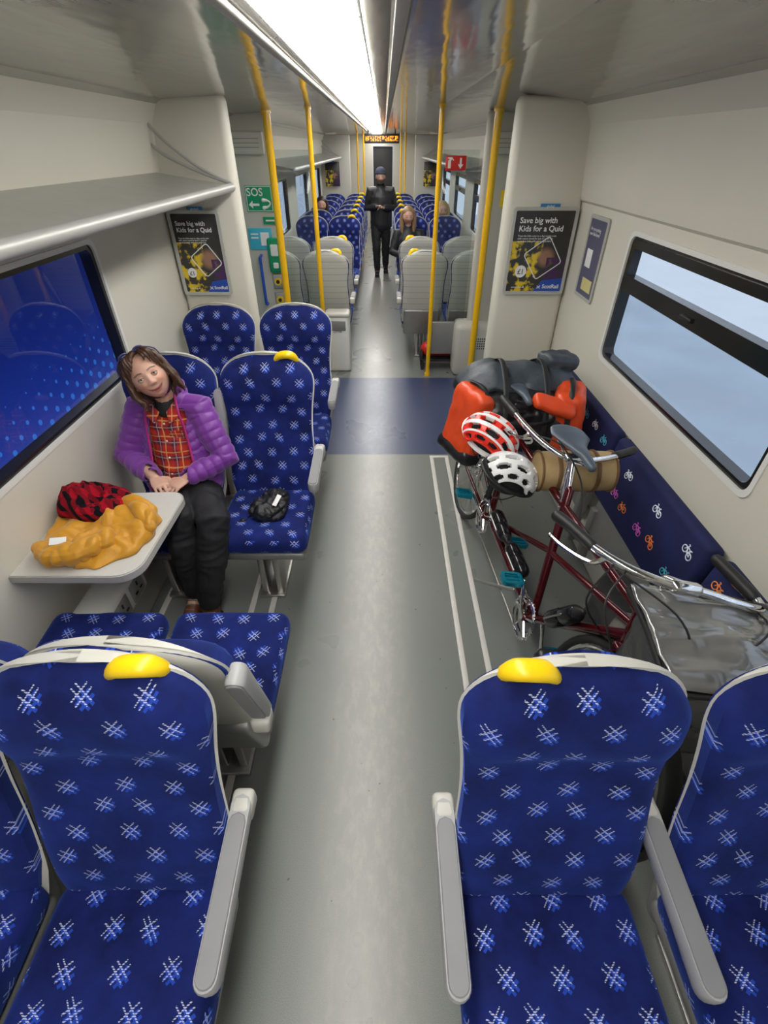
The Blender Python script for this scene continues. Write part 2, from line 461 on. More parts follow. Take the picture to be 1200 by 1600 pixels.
# ---------------------------------------------------------------- seats
def Wf(s,ex=0):
    w=.228-.008*math.exp(-((s-.50)/.16)**2)+.012*math.exp(-((s-.80)/.11)**2)-.02*max(0,.12-s)/.12
    s0=.82
    if s>s0:
        q=min(1,(s-s0)/(1-s0)); w*=max(0,(1-q**2.2))**(1/2.2)
    return w
def y0f(s): return .40+.235*s+.02*math.sin(s*math.pi)
def slab(front,back,ex,sa,sb,n=30,m=20,zs=.715):
    vs=[];uv=[]
    S_=[sa+(sb-sa)*(1-(1-i/n)**1.6) for i in range(n+1)]
    for side in (0,1):
        for s in S_:
            sn=(s-sa)/(sb-sa); wv=Wf(min(1,max(0,sn if ex else s)))+ (ex if sn<.995 else 0)
            for j in range(m+1):
                tt=-1+2*j/m; tt=math.copysign(abs(tt)**.8,tt)
                yy=(front if side==0 else back)(s,tt)
                vs.append(V((tt*wv,yy,.45+zs*s))); uv.append((tt*wv,s*.76))
    fs=[];o=(n+1)*(m+1)
    for i in range(n):
        for j in range(m):
            a=i*(m+1)+j
            fs.append([a,a+1,a+m+2,a+m+1]); fs.append([o+a,o+a+m+1,o+a+m+2,o+a+1])
    for i in range(n):
        for j in (0,m):
            a=i*(m+1)+j; fs.append([a,a+m+1,o+a+m+1,o+a])
    for j in range(m):
        fs.append([j,j+1,o+j+1,o+j]); a=n*(m+1)+j; fs.append([a,a+1,o+a+1,o+a])
    return vs,fs,uv
def ff(s,t):
    y=y0f(s)-.032*abs(t)**3*math.exp(-((s-.35)/.45)**2)-.020*math.exp(-((s-.20)/.14)**2)*(1-t*t)
    y-=.036*math.exp(-((s-.80)/.12)**4)*(1-abs(t)**3)
    y-=.024*math.exp(-((s-.8)/.14)**2)*abs(t)**2
    y+=.034*abs(t)**10+.03*max(0,(s-.93)/.07)**2
    return y
def mk_back():
    v,f,uv=slab(ff,lambda s,t:y0f(s)+.045,0,0,1)
    g=G().add((v,f)); me=mesh_of(g,'backrest',[M_fab]); 
    L=me.uv_layers.new(name='UVMap')
    for lp in me.loops: L.data[lp.index].uv=uv[lp.vertex_index]
    return me
ME_back=mk_back()
v_,f_,_=slab(lambda s,t:y0f(s)+.022+.014*abs(t)**8,lambda s,t:y0f(s)+.066-.03*abs(t)**6-.02*max(0,(s-.9)/.1)**2,.006,-.06,1.012)
ME_shell=mesh_of(G().add((v_,f_)),'backrest_shell',[M_shell])
ME_shellr=mesh_of(G().add((v_,f_)),'backrest_shell',[M_rib])
def mk_cush():
    vs,fs=rbox((.455,.46,.12),(0,0,0),.05,5)
    bm=bmesh.new(); 
    vv=[bm.verts.new(v) for v in vs]
    for f in fs: bm.faces.new([vv[i] for i in f])
    bmesh.ops.recalc_face_normals(bm,faces=bm.faces[:])
    bmesh.ops.subdivide_edges(bm,edges=[e for e in bm.edges if e.calc_length()>.15],cuts=7,use_grid_fill=True)
    for v in bm.verts:
        x,y,z=v.co
        if z>0: v.co.z+=.012*(1-(x/.23)**2)-.015*math.exp(-((y+.0)/.12)**2)*(1-(x/.23)**2)+ .012*abs(x/.23)**3
        if z<0 and y<0: v.co.z+=.015*(-y/.23)
        v.co.x*=1+.02*(-y/.23)
        v.co.y+=.21; v.co.z+=.43 - .02*(v.co.y-.2)
    me=bpy.data.meshes.new('seat_cushion'); bm.to_mesh(me); bm.free()
    me.materials.append(M_fab); me.shade_smooth(); me.set_sharp_from_angle(angle=.9); boxuv(me); return me
ME_cush=mk_cush()
ME_pan=mesh_of(G().add(rbox((.43,.42,.05),(0,.22,.355),.02)).add(rbox((.40,.06,.30),(0,.455,.42),.02,rot=(-.3,0,0))),'seat_pan',[M_metal])
ME_leg=mesh_of(G().add(rbox((.035,.30,.34),(-.05,.24,.17),.008)).add(rbox((.035,.30,.34),(.03,.24,.17),.008)).add(rbox((.14,.36,.02),(-.01,.24,.012),.004)),'leg',[M_alu])
def armplan(sc,y0,y1,w):
    pts=[]
    for k in range(9):
        a=math.pi+math.pi*k/8; pts.append((w*sc*math.cos(a),y1+w+ w*sc*math.sin(a)))
    for k in range(5):
        a=math.pi*k/4; pts.append((w*sc*math.cos(a),y0-w+w*sc*math.sin(a)))
    return pts
def armg():
    g=G(); rows=[]
    for z,sc in ((-.030,.72),(-.022,.92),(-.004,1),(.010,1),(.017,.90)):
        rows.append([V((x,y,z-(.010*(-y/.33) if z<0 else 0))) for x,y in armplan(sc,.03,-.335,.0265)])
    g.add(layers(rows),0)
    rows=[[V((x,y,z)) for x,y in armplan(sc,-.015,-.328,.0215)] for z,sc in ((.012,1),(.0205,1),(.0225,.9))]
    g.add(layers(rows),1); return g
ME_arm=mesh_of(armg(),'armrest',[M_armb,M_armt])
ME_brk=mesh_of(G().add(rbox((.056,.065,.060),(0,.012,-.012),.014)),'armrest_bracket',[M_shell])
ME_hand=mesh_of(G().add(tube(cat([(-.044,.0,-.012),(-.024,-.004,.008),(.016,-.004,.013),(.040,.002,.002),(.050,.01,-.02)],4),[(.015,.021),(.020,.025),(.020,.025),(.017,.021)],14,ref=(0,0,1))),'grab_handle',[M_yel])

def seat(x,y,away=False,arms=(),handle=0,leg=True,rib=False,label='',grp='passenger train seats',far=False,tilt=0,hs=1):
    r=empty('train_chair',(x,y,0),label,'seat',rot=(0,0,math.pi if away else 0),group=grp)
    sg=-1 if away else 1
    pv=V((0,.41,.45)); Rm=Matrix.Rotation(tilt,3,'X'); lo=pv-Rm@V((0,.41,.45*hs))
    ob('seat_cushion',ME_cush,r)
    for nm,me in (('backrest',ME_back),('backrest_shell',ME_shellr if rib else ME_shell)):
        o=ob(nm,me,r,lo,(tilt,0,0)); o.scale=(1,1,hs)
    if not far: ob('seat_pan',ME_pan,r)
    if leg: ob('leg',ME_leg,r)
    if handle:
        h=ob('grab_handle',ME_hand,r,lo+Rm@V((handle*sg*.105,.650,1.150)),(tilt,0,0))
        if handle*sg<0: h.scale=(-1,1,1)
    for a,raised in arms:
        xx=a*sg*.255
        ob('armrest',ME_arm,r,(xx,.53,.675),(-1.85 if raised else 0.06,0,0))
        ob('armrest_bracket',ME_brk,r,(xx,.53,.675))
    return r
F='blue cross-patterned seat with cream shell'
seat(.405,-.05,arms=[(-1,0),(1,0)],handle=-1,label=F+', yellow handle',tilt=.06)
seat(.945,-.05,label=F+', beside the wall',tilt=.06)
seat(-.615,-.04,arms=[(1,0)],handle=1,label=F+', yellow handle',tilt=.06)
seat(-1.115,-.04,label=F+', beside the wall',tilt=.06)
seat(-.615,1.275,away=True,arms=[(1,1)],label=F+', armrest raised',tilt=.06,hs=.93)
seat(-1.115,1.275,away=True,label=F+', by the table',tilt=.06,hs=.93)
seat(-.61,1.74,arms=[(1,0),(-1,1)],handle=1,label=F+', black bag on it')
seat(-1.115,1.74,label=F+', person sitting in it')
seat(-.60,2.69,arms=[(1,0)],label=F+', beside the aisle')
seat(-1.12,2.69,label=F+', beside the partition')
FL='train seat with blue patterned fabric along the aisle'
WB='train seat turned away, showing its ribbed cream back'
for yy in (6.05,6.95):
    for x,h in ((-.60,1),(-1.1,0),(.42,-1),(.93,0)):
        seat(x,yy,away=True,rib=True,handle=h,arms=[(1 if x<0 else -1,0)] if h else (),label=WB,grp='seats in the further saloon',far=yy>6.5)
for i,yy in enumerate((7.75,8.6,9.45,10.3,11.15,12.0)):
    for x,h in ((-.60,1),(-1.1,0),(.42,-1),(.93,0)):
        seat(x,yy,handle=h,label=FL,grp='seats in the further saloon',far=True)

# ---------------------------------------------------------------- partitions
S('wall_partition_left',G().add(rbox((.48,.14,2.24),(XL+.24,3.62,1.12),.04,4)),M_cream)
S('wall_partition_right',G().add(rbox((.50,.14,2.24),(XR-.25,3.75,1.12),.04,4)),M_cream)
S('wall_vestibule_left',G().add(rbox((.42,.12,2.24),(XL+.21,5.22,1.12),.03,4)).add(rbox((.46,.2,.5),(XL+.23,5.2,.25),.05)),M_speck)
S('wall_vestibule_right',G().add(rbox((.42,.12,2.24),(XR-.21,5.22,1.12),.03,4)).add(rbox((.56,.30,.55),(XR-.28,5.16,.275),.06)),M_speck)
for n,x in ((2,XL+.02),(3,XR-.02)):
    fr=lambda p,q,d,x=x:V((x+d,4.48+p,1.0+q))
    r=mk('door_%d'%n,ring(rrect(1.3,2.0,.03),rrect(.9,1.0,.08),lambda p,q,d,fr=fr:fr(p,q,d),-.02,.02),plain('teal_door',(.10,.32,.34),.4),kind='structure')
    mk('door_pane',([fr(p,q,0) for p,q in rrect(.92,1.02,.08)],[list(range(24))]),M_glassd,r,smooth=False)
for x0,x1 in ((-.98,-.64),(.50,.86)):
    r=empty('draught_screen',((x0+x1)/2,5.2,0),'clear glass draught screen held between yellow poles by the doors','glass screen',group='glass draught screens')
    mk('glass_panel',rbox((x1-x0-.04,.012,1.45),(0,0,1.25),.004),M_glassp,r)
    mk('screen_base',rbox((x1-x0-.02,.04,.34),(0,.0,.36),.01),M_metal,r)
def pole(x,y,r0,z1,z0=0,lab='upright yellow grab pole from floor to ceiling',grp='yellow grab poles'):
    r=empty('grab_pole',(x,y,0),lab,'pole',group=grp)
    mk('pole_tube',tube([(0,0,z0),(0,0,z1)],r0,16,cap='flat'),M_pole,r)
    mk('pole_flange',tube([(0,0,z1-.02),(0,0,z1)],r0*1.35,16,cap='flat'),M_pole,r)
    mk('pole_foot',tube([(0,0,0),(0,0,.03)],r0*1.5,16,cap='flat'),M_pole,r)
pole(.93,5.0,.032,2.24,lab='thick yellow grab pole by the door pocket'); pole(.475,5.05,.021,2.27)
pole(-.62,5.05,.021,2.255); pole(-.955,5.0,.032,2.23,lab='thick yellow grab pole beside the door controls')
for x in (-.50,.42): pole(x,14.6,.022,2.26,grp='distant grab poles')
for x in (-.62,.50): pole(x,13.9,.02,2.25,grp='distant grab poles')

def rack(x,sg,y0,y1,lab):
    wx=XL+.03 if sg<0 else XR-.03
    r=empty('luggage_rack',(x,(y0+y1)/2,1.80),lab,'luggage rack',group='overhead luggage racks' )
    L=y1-y0; dx=wx-x; s0=-.035 if sg<0 else .035
    mk('rack_rail',tube([(0,-L/2,0),(0,L/2,0)],.023,16),M_railg,r)
    mk('rack_shelf',G().add(([(s0,-L/2,.012),(s0,L/2,.012),(dx,L/2,.075),(dx,-L/2,.075),(s0,-L/2,.006),(s0,L/2,.006),(dx,L/2,.069),(dx,-L/2,.069)],[[0,1,2,3],[7,6,5,4],[0,4,5,1],[1,5,6,2],[2,6,7,3],[3,7,4,0]])),plain('rack_grey',(.38,.38,.355),.32,.3),r,smooth=False)
    n=max(2,int(L/.9))
    for k in range(n+1):
        y=-L/2+.02+(L-.04)*k/n
        mk('rack_bracket',tube(cat([(0,y,-.01),(dx*.4,y,-.01),(dx*.8,y,.02),(dx,y,.04)],3),.010,6),M_railg,r)
    e=L/2
    for f in (.33,.22):
        mk('rack_end_rail',tube(cat([(0,e-.015,.02),(dx*.4,e-.015,.03+f*.22),(dx*.8,e-.015,f*.70),(dx,e-.015,f)],5),.009,8),M_railg,r)
rack(-.93,-1,-2.1,3.50,'long grey luggage rack with tubular rail above the window')
rack(-.95,-1,6.2,12.9,'luggage rack above seats in the further saloon')
rack(.85,1,6.2,12.9,'luggage rack above seats in the further saloon')

# ---------------------------------------------------------------- posters & signs
def poster_mat():
    t=NT('poster_print'); o=t.obj(); s=t.sep(o)
    n=t.noise(o,14,4,.6)
    yel=t.m('MULTIPLY',t.ramp(n,.48,.56),t.m('MULTIPLY',t.m('LESS_THAN',s[2],.07),t.m('LESS_THAN',s[0],.02)))
    dx=t.m('SUBTRACT',s[0],.05);dz=t.m('ADD',s[2],.03)
    d=t.m('SQRT',t.m('ADD',t.m('MULTIPLY',dx,dx),t.m('MULTIPLY',dz,dz)))
    c=t.mix(t.noise(o,6,2),(.018,.018,.02),(.05,.045,.035))
    c=t.mix(yel,c,(.72,.52,.02))
    c=t.mix(t.m('SUBTRACT',1.0,t.ramp(d,.035,.070)),c,(.30,.16,.10))
    pr=t.m('MULTIPLY',t.m('GREATER_THAN',s[0],.06),t.m('LESS_THAN',s[2],-.03))
    c=t.mix(t.m('MULTIPLY',pr,t.ramp(n,.40,.5)),c,(.06,.02,.09))
    t.set(col=c,rough=.25); return t.mat
M_post=poster_mat(); M_pframe=plain('poster_frame_grey',(.46,.46,.43),.4)
def poster(x,y,z,w,h,rz=0,lab='framed railway offer poster on the cream partition',grp='offer posters'):
    r=empty('poster',(x,y,z),lab,'poster',rot=(0,0,rz),group=grp)
    fr=lambda p,q,d:V((p,d,q))
    mk('poster_frame',ring(rrect(w,h,.02),rrect(w-.04,h-.04,.008),fr,-.014,.0),M_pframe,r)
    mk('poster_sheet',prism(rrect(w-.035,h-.035,.005),fr,-.006,-.001),M_post,r)
    R=(math.pi/2,0,0)
    text('Save big with\nKids for a Quid',.044*w/.4,M_signw,r,(-w*.38,-.008,h*.33),R,align='LEFT',bold=.0006)
    text('Treat the little ones to a day out by train\nwith return travel for just £1 each for\nup to four kids with every adult fare.',.0145*w/.4,M_signw,r,(-w*.38,-.008,h*.18),R,align='LEFT')
    a=w*.40
    th=math.radians(35); dm=[];dm2=[]
    for L_,sz,rd in ((dm,a*1.15,.02),(dm2,a*1.15-.010,.016)):
        for p,q in rrect(sz,sz,rd): L_.append((p*math.cos(th)-q*math.sin(th)+.03,p*math.sin(th)+q*math.cos(th)-.035))
    mk('poster_outline',ring(dm,dm2,fr,-.0085,-.0065),M_signw,r)
    c=[(-w*.25+.036*w/.4*math.cos(k*math.pi/10),-h*.22+.036*w/.4*math.sin(k*math.pi/10)) for k in range(20)]
    mk('price_badge',prism(c,fr,-.0095,-.0065),M_signw,r)
    text('£1',.042*w/.4,M_dark,r,(-w*.25,-.0105,-h*.25),R,bold=.0006)
    mk('logo_panel',prism([(0,-h/2+.02),(w/2-.02,-h/2+.02),(w/2-.02,-h*.30),(w*.12,-h*.33)],fr,-.0075,-.0062),M_blue,r)
    text('ScotRail',.034*w/.4,M_signw,r,(w*.28,-.009,-h*.425),R,bold=.0005)
    def bar_(a0,b0,wd=.0022):
        dx,dy=b0[0]-a0[0],b0[1]-a0[1];l=math.hypot(dx,dy);nx,ny=-dy/l*wd,dx/l*wd
        return prism([(a0[0]+nx,a0[1]+ny),(b0[0]+nx,b0[1]+ny),(b0[0]-nx,b0[1]-ny),(a0[0]-nx,a0[1]-ny)],fr,-.0095,-.0077)
    cx,cz=w*.085,-h*.41
    mk('saltire_emblem',G().add(bar_((cx-.011,cz-.009),(cx+.011,cz+.009))).add(bar_((cx-.011,cz+.009),(cx+.011,cz-.009))),M_signw,r)
    text('scotrail.co.uk',.016*w/.4,M_signw,r,(-w*.26,-.009,-h*.42),R)
    mk('poster_tab',rbox((w*.30,.01,.028),(0.02,-.008,h/2+.004),.004),plain('tab_blue',(.02,.18,.42),.4),r)
    text('global',.022,M_signw,r,(.02,-.0145,h/2-.002),R)
poster(-1.215,3.538,1.43,.33,.50)
poster(1.065,3.668,1.42,.43,.53)
for x,y in ((-1.15,13.0),(1.05,13.0)):
    r=mk('poster',rbox((.32,.01,.45),(0,0,0),.004),M_post,loc=(x,y,1.5),label='small dark poster on the far partition',cat_='poster',group='distant posters')
    mk('poster_tab',rbox((.1,.01,.03),(0,-.006,.225),.003),M_blue,r)
for n,(a,b) in enumerate(((XL,-.75),(.68,XR))):
    S('wall_far_%s'%('left','right')[n],rbox((b-a,.06,2.2),((a+b)/2,13.1,1.1),.02),M_speck)
r=empty('notice',(XR-.004,3.30,1.44),'narrow grey framed notice with yellow label on the cream wall','notice',rot=(0,0,-math.pi/2))
fr=lambda p,q,d:V((p,d,q))
mk('notice_frame',ring(rrect(.30,.46,.02),rrect(.26,.42,.01),fr,-.008,0),M_pframe,r)
mk('notice_sheet',prism(rrect(.265,.425,.01),fr,-.005,-.001),M_navy,r)
mk('notice_picture',rbox((.09,.003,.10),(-.04,-.006,.0),0),M_signw,r)
mk('notice_label',rbox((.16,.003,.07),(.02,-.006,-.145),0),plain('pale_yellow',(.65,.58,.25),.5),r)
text('Are you putting\nyour bike here?',.026,M_signw,r,(-.11,-.007,.15),(math.pi/2,0,0),align='LEFT')

r=empty('emergency_sign',(-1.135,5.152,1.62),'green emergency call sign with arrow and telephone handset','sign')
R=(math.pi/2,0,0)
mk('sign_plate',rbox((.24,.008,.20),(0,0,0),.003),M_green,r)
mk('sign_border',ring(rrect(.23,.19,.006),rrect(.222,.182,.004),fr,-.006,-.004),M_signw,r)
text('SOS',.085,M_signw,r,(-.035,-.006,.022),R,bold=.001)
mk('arrow_symbol',G().add(prism([(-.10,-.045),(-.065,-.015),(-.065,-.036),(-.005,-.036),(-.005,-.054),(-.065,-.054),(-.065,-.075)],fr,-.0065,-.004)),M_signw,r)
mk('handset_symbol',tube(cat([(.035,-.005,-.01),(.075,-.005,-.015),(.095,-.005,-.035),(.075,-.005,-.06),(.035,-.005,-.07)],4),[.016,.008,.006,.008,.016],8),M_signw,r)
r=mk('information_sign',rbox((.22,.008,.18),(0,0,0),.003),M_lblue,loc=(-1.17,5.152,1.30),label='light blue passenger information sign',cat_='sign')
for n_ in (((.08,.003,.11),(.04,-.006,0)),((.07,.003,.012),(-.055,-.006,.04)),((.07,.003,.012),(-.055,-.006,.01))): mk('sign_print',rbox(n_[0],n_[1],0),M_signw,r)
r=mk('safety_sign',rbox((.13,.006,.06),(0,0,0),.002),M_green,loc=(-1.06,5.152,1.45),label='small green safety sign above the door controls',cat_='sign')
mk('sign_print',rbox((.08,.003,.012),(0,-.004,0),0),M_signw,r)
r=mk('emergency_door_release',G().add(rbox((.13,.05,.30),(0,0,0),.02)),M_green,loc=(-1.05,5.14,1.16),label='green emergency door release box with rounded corners',cat_='control box')
mk('release_handle',rbox((.07,.02,.10),(0,-.03,.05),.01),M_signw,r)
mk('release_button',rbox((.05,.02,.05),(0,-.03,-.08),.01),M_signw,r)
for z,lab in ((.93,'round yellow door button on grey plate'),(.76,'round yellow button on grey plate below')):
    r=mk('door_button',rbox((.10,.02,.14),(0,0,0),.02),M_alu,loc=(-1.055,5.15,z),label=lab,cat_='button')
    mk('button_ring',tube([(0,-.01,0),(0,-.022,0)],.034,16,cap='flat'),M_yel,r)
    mk('button_centre',tube([(0,-.02,0),(0,-.028,0)],.018,12,cap='flat'),M_dark,r)
def hrail(x,y,z0,z1,lab):
    r=empty('handrail',(x,y,z0),lab,'handrail',group='blue vestibule handrails')
    mk('handrail_bar',tube(cat([(0,.03,0),(0,-.04,.01),(0,-.05,.05),(0,-.05,z1-z0-.05),(0,-.04,z1-z0-.01),(0,.03,z1-z0)],4),.014,10),M_blue,r)
hrail(-1.19,5.14,.72,1.16,'short vertical blue grab rail by the door'); hrail(1.12,5.14,.78,1.25,'short vertical blue grab rail by the door')
r=mk('warning_sign',rbox((.12,.006,.13),(0,0,0),.002),M_yel,loc=(1.12,5.155,1.62),label='small yellow warning sign above the grab rail',cat_='sign')
mk('sign_symbol',rbox((.05,.003,.06),(0,-.004,.015),0),M_dark,r)
r=mk('extinguisher_sign',rbox((.22,.008,.13),(0,0,0),.003),M_red,loc=(.635,5.19,1.88),label='red fire equipment sign with white symbols',cat_='sign')
r.scale=(.82,1,.82)
mk('extinguisher_symbol',G().add(prism([(-.085,-.045),(-.055,-.045),(-.055,.02),(-.045,.035),(-.03,.02),(-.022,.025),(-.045,.052),(-.09,.05),(-.09,.04),(-.07,.036),(-.085,.02)],fr,-.0065,-.003)),M_signw,r)
mk('arrow_symbol',prism([(.05,-.05),(.08,-.01),(.06,-.01),(.06,.045),(.04,.045),(.04,-.01),(.02,-.01)],fr,-.0065,-.003),M_signw,r)
r=mk('vent_grille',rbox((.22,.01,.14),(0,0,0),.003),M_shell,loc=(1.05,5.005,.36),label='small grey slatted vent grille on the base unit',cat_='vent')
g=G()
for i in range(9):
    for j in range(5): g.add(rbox((.012,.003,.014),(-.09+i*.022,-.006,-.05+j*.025),0))
o=mk('grille_slots',g,M_dark,r); o['kind']='stuff'
for xx,yy in ((-1.18,5.14),(1.08,5.14)):
    r=mk('speaker_panel',G().add(rbox((.30,.03,.16),(0,0,0),.02)),M_shell,loc=(xx,yy,2.02),label='cream ventilation panel high on the partition',cat_='vent')
    for j in range(3): mk('vent_slot',rbox((.22,.004,.006),(0,-.016,-.03+j*.03),0),plain('slot_grey',(.3,.3,.28),.5),r)

r=empty('litter_bin',(-.49,5.24,0),'white plastic litter bin at the end of the seat row','bin')
mk('bin_body',rbox((.25,.18,.60),(0,0,.30),.035,4),M_white,r)
mk('bin_lid',rbox((.26,.19,.06),(0,0,.60),.028,4),M_shell,r)
mk('bin_flap',rbox((.17,.01,.10),(0,-.092,.50),.01),M_metal,r)
text('LITTER',.03,M_dark,r,(0,-.0975,.43),R)
r=empty('fire_extinguisher',(.62,5.30,.13),'red fire extinguisher lying in a dark floor bracket','fire extinguisher')
mk('extinguisher_body',tube([(-.14,0,.08),(.12,0,.08)],.075,18),M_red,r)
mk('extinguisher_valve',G().add(tube([(.12,0,.08),(.20,0,.08)],.02,10)).add(rbox((.06,.02,.05),(.2,0,.10),.008)),M_black,r)
mk('extinguisher_bracket',G().add(rbox((.44,.2,.02),(0,0,-.02),.004)).add(rbox((.02,.2,.12),(-.2,0,.03),.004)),M_dark,r)
mk('extinguisher_label',rbox((.10,.004,.06),(.0,-.0745,.09),.001),M_signw,r)
for a in (-.19,.19): mk('bracket_foot',rbox((.03,.18,.11),(a,0,-.075),.004),M_dark,r)
t=NT('led_text'); s=t.sep(t.obj())
cell=t.white(t.m('FLOOR',t.m('MULTIPLY',s[0],90.0)),t.m('FLOOR',t.m('MULTIPLY',s[2],60.0)))
gap=t.m('GREATER_THAN',t.m('FRACT',t.m('MULTIPLY',s[0],18.0)),.22)
on=t.m('MULTIPLY',t.m('GREATER_THAN',cell,.5),gap); on=t.m('MULTIPLY',on,t.m('LESS_THAN',t.m('ABSOLUTE',s[2]),.045))
t.set(col=(.01,.01,.01),ec=(1,.28,.01),es=t.m('MULTIPLY',on,3.0))
r=mk('destination_display',rbox((.78,.10,.17),(0,0,0),.01),M_dark,loc=(-.05,13.4,2.13),label='orange LED destination display hanging over the aisle',cat_='display')
mk('led_screen',rbox((.72,.004,.12),(0,-.052,0),0),t.mat,r)
for a in (-.3,.3): mk('display_hanger',rbox((.03,.03,.08),(a,0,.11),0),M_dark,r)

# ---------------------------------------------------------------- table
r=empty('table',(XL+.004,1.52,0),'small speckled cream train table with rounded corners fixed to wall','table')
def tfr(p,q,d): return V((p,q,d))
tp=[]
for cx,cy,a0,rr in ((.41,.20,0,.07),(0.0,.25,90,.0),(0.0,-.27,180,.0),(.38,-.18,270,.09)):
    for k in range(7 if rr else 1):
        a=math.radians(a0+90*k/6 if rr else a0); tp.append((cx+rr*math.cos(a),cy+rr*math.sin(a)))
mk('table_top',prism(tp,tfr,.705,.733),M_table,r)
mk('table_edge',ring([(p*1.0+(.006 if p>.05 else 0),q*1.02) for p,q in tp],[(max(0,p-.008),q*.97) for p,q in tp],tfr,.700,.730),M_tedge,r)
mk('table_bracket',G().add(rbox((.22,.06,.16),(.11,.0,.62),.03)).add(rbox((.05,.40,.05),(.03,0,.675),.015)).add(tube([(.03,0,.35),(.30,0,.69)],.018,10)),M_shell,r)
r=mk('power_socket_box',rbox((.16,.34,.16),(0,0,0),.03),M_shell,loc=(-1.20,1.42,.42),label='cream box with twin power sockets under the table',cat_='power socket')
for yy in (-.07,.07):
    mk('socket_plate',rbox((.006,.11,.10),(.082,yy,.0),.003),M_metal,r)
    for a,b in (((.004,.008,.02),(.087,yy,.025)),((.004,.02,.008),(.087,yy-.022,-.015)),((.004,.02,.008),(.087,yy+.022,-.015))): mk('socket_pin_hole',rbox(a,b,0),M_dark,r)
mk('socket_box_stem',rbox((.08,.12,.32),(-.06,0,-.2),.02),M_shell,r)

# ---------------------------------------------------------------- wall benches with bicycle print
M_tip=plain('navy_tip_seat_fabric',(.007,.012,.085),.85,var=.3,nscale=9)
cols=[(.9,.22,.03),(.45,.75,.1),(.75,.8,.9),(.65,.12,.55),(.08,.45,.6),(.85,.25,.05)]
M_ic=[plain('print_colour',c,.7,var=.02) for c in cols]
def icon(y,z,s,th,fx):
    g=G()
    def P(a,b):
        c_,s_=math.cos(th),math.sin(th); yy=y+(a*c_-b*s_)*s; zz=z+(a*s_+b*c_)*s; return V((fx(zz),yy,zz))
    for cx in (-.5,.5):
        g.add(tube([P(cx+.36*math.cos(k*math.pi/7),.36*math.sin(k*math.pi/7)) for k in range(14)],.0024,4,closed=True))
    for L in ([(-.5,0),(-.2,.5),(.35,.5),(.5,0)],[(-.5,0),(-.02,0),(.35,.5)],[(-.02,0),(-.25,.65),(-.35,.65)],[(.35,.5),(.3,.72),(.45,.72)]):
        g.add(tube([P(*q) for q in L],.0024,4))
    return g
tips=[(2.20,3.12),(1.29,2.17),(.70,1.26)]
random.seed(3); ci=0
for a,b in tips:
    r=empty('tip_up_bench',(XR-.10,(a+b)/2,.42),'folded navy tip-up bench with coloured bicycle print','bench seat',group='folding seats along the wall')
    L=b-a
    mk('backrest',rbox((.07,L,.36),(.02,0,.22),.03,4,rot=(0,.14,0)),M_tip,r)
    mk('folded_cushion',rbox((.05,L-.10,.22),(.0,0,-.06),.02,4,rot=(0,.10,0)),M_metal,r)
    n=max(3,int(L/.145))
    for k in range(n):
        y=-L/2+.09+(L-.18)*k/(n-1)
        for zz in (.305,.165):
            if (k+(zz<.2))%2 and random.random()<.25: continue
            ci+=1
            mk('bicycle_print',icon(y+random.uniform(-.02,.02)+(.05 if zz<.2 else 0)*(1 if k<n-1 else -1),zz+random.uniform(-.02,.02),.040,random.uniform(-.4,.4),lambda z:-.0165+(z-.22)*.14),M_ic[(ci*2+random.randint(0,2))%6],r)
    for e in (-1,1): mk('hinge_frame',rbox((.05,.05,.38),(-.02,e*(L/2-.08),-.20),.01),M_metal,r)

# ---------------------------------------------------------------- tandem bicycle
M_frame=plain('dark_maroon_frame_paint',(.085,.004,.008),.2,.4,var=.05,coat=.6)
M_teal=plain('teal_anodised',(.01,.30,.42),.3,.6)
M_tyre=plain('tyre_rubber',(.02,.02,.02),.75)
LEAN=math.radians(13)
bike=empty('tandem_bicycle',(.610,1.5,0),'dark maroon tandem bicycle leaning against the folded wall seats','bicycle',rot=(0,LEAN,.08))
YO=1.5
def q(x,y,z): return V((x,y-YO,z))
cBB=(1.42,.29);sBB=(2.17,.29);cS=(1.64,.86);sS=(2.38,.84);hT=(1.01,.86);hB=(.97,.70);rW=(2.64,.345);fW=(.84,.345)
g=G()
def ft(a,b,r=.017,xa=0,xb=0): g.add(tube([q(xa,*a),q(xb,*b)],r,12))
ft(hT,hB,.022); ft((1.00,.82),(1.62,.79),.017); ft((1.62,.79),(2.37,.77),.017); ft((.98,.73),cBB,.021)
ft(cBB,sBB,.023); ft(cBB,cS,.019); ft(sBB,sS,.019); ft((.99,.77),(1.57,.58),.015);ft((1.57,.58),sBB,.015)
for sx in (-1,1):
    ft(sBB,rW,.010,sx*.03,sx*.065); ft((2.36,.76),rW,.009,sx*.018,sx*.065)
g.add(tube([q(-.035,*cBB),q(.035,*cBB)],.024,12)).add(tube([q(-.035,*sBB),q(.035,*sBB)],.024,12))
mk('frame',g,M_frame,bike)
g=G()
for sx in (-1,1): g.add(tube(cat([q(sx*.03,.965,.68),q(sx*.055,.945,.57),q(sx*.06,.90,.45),q(sx*.06,*fW)],4),[.014,.013,.011,.009],10))
g.add(rbox((.09,.04,.04),q(0,.965,.685),.015))
mk('fork',g,M_frame,bike)
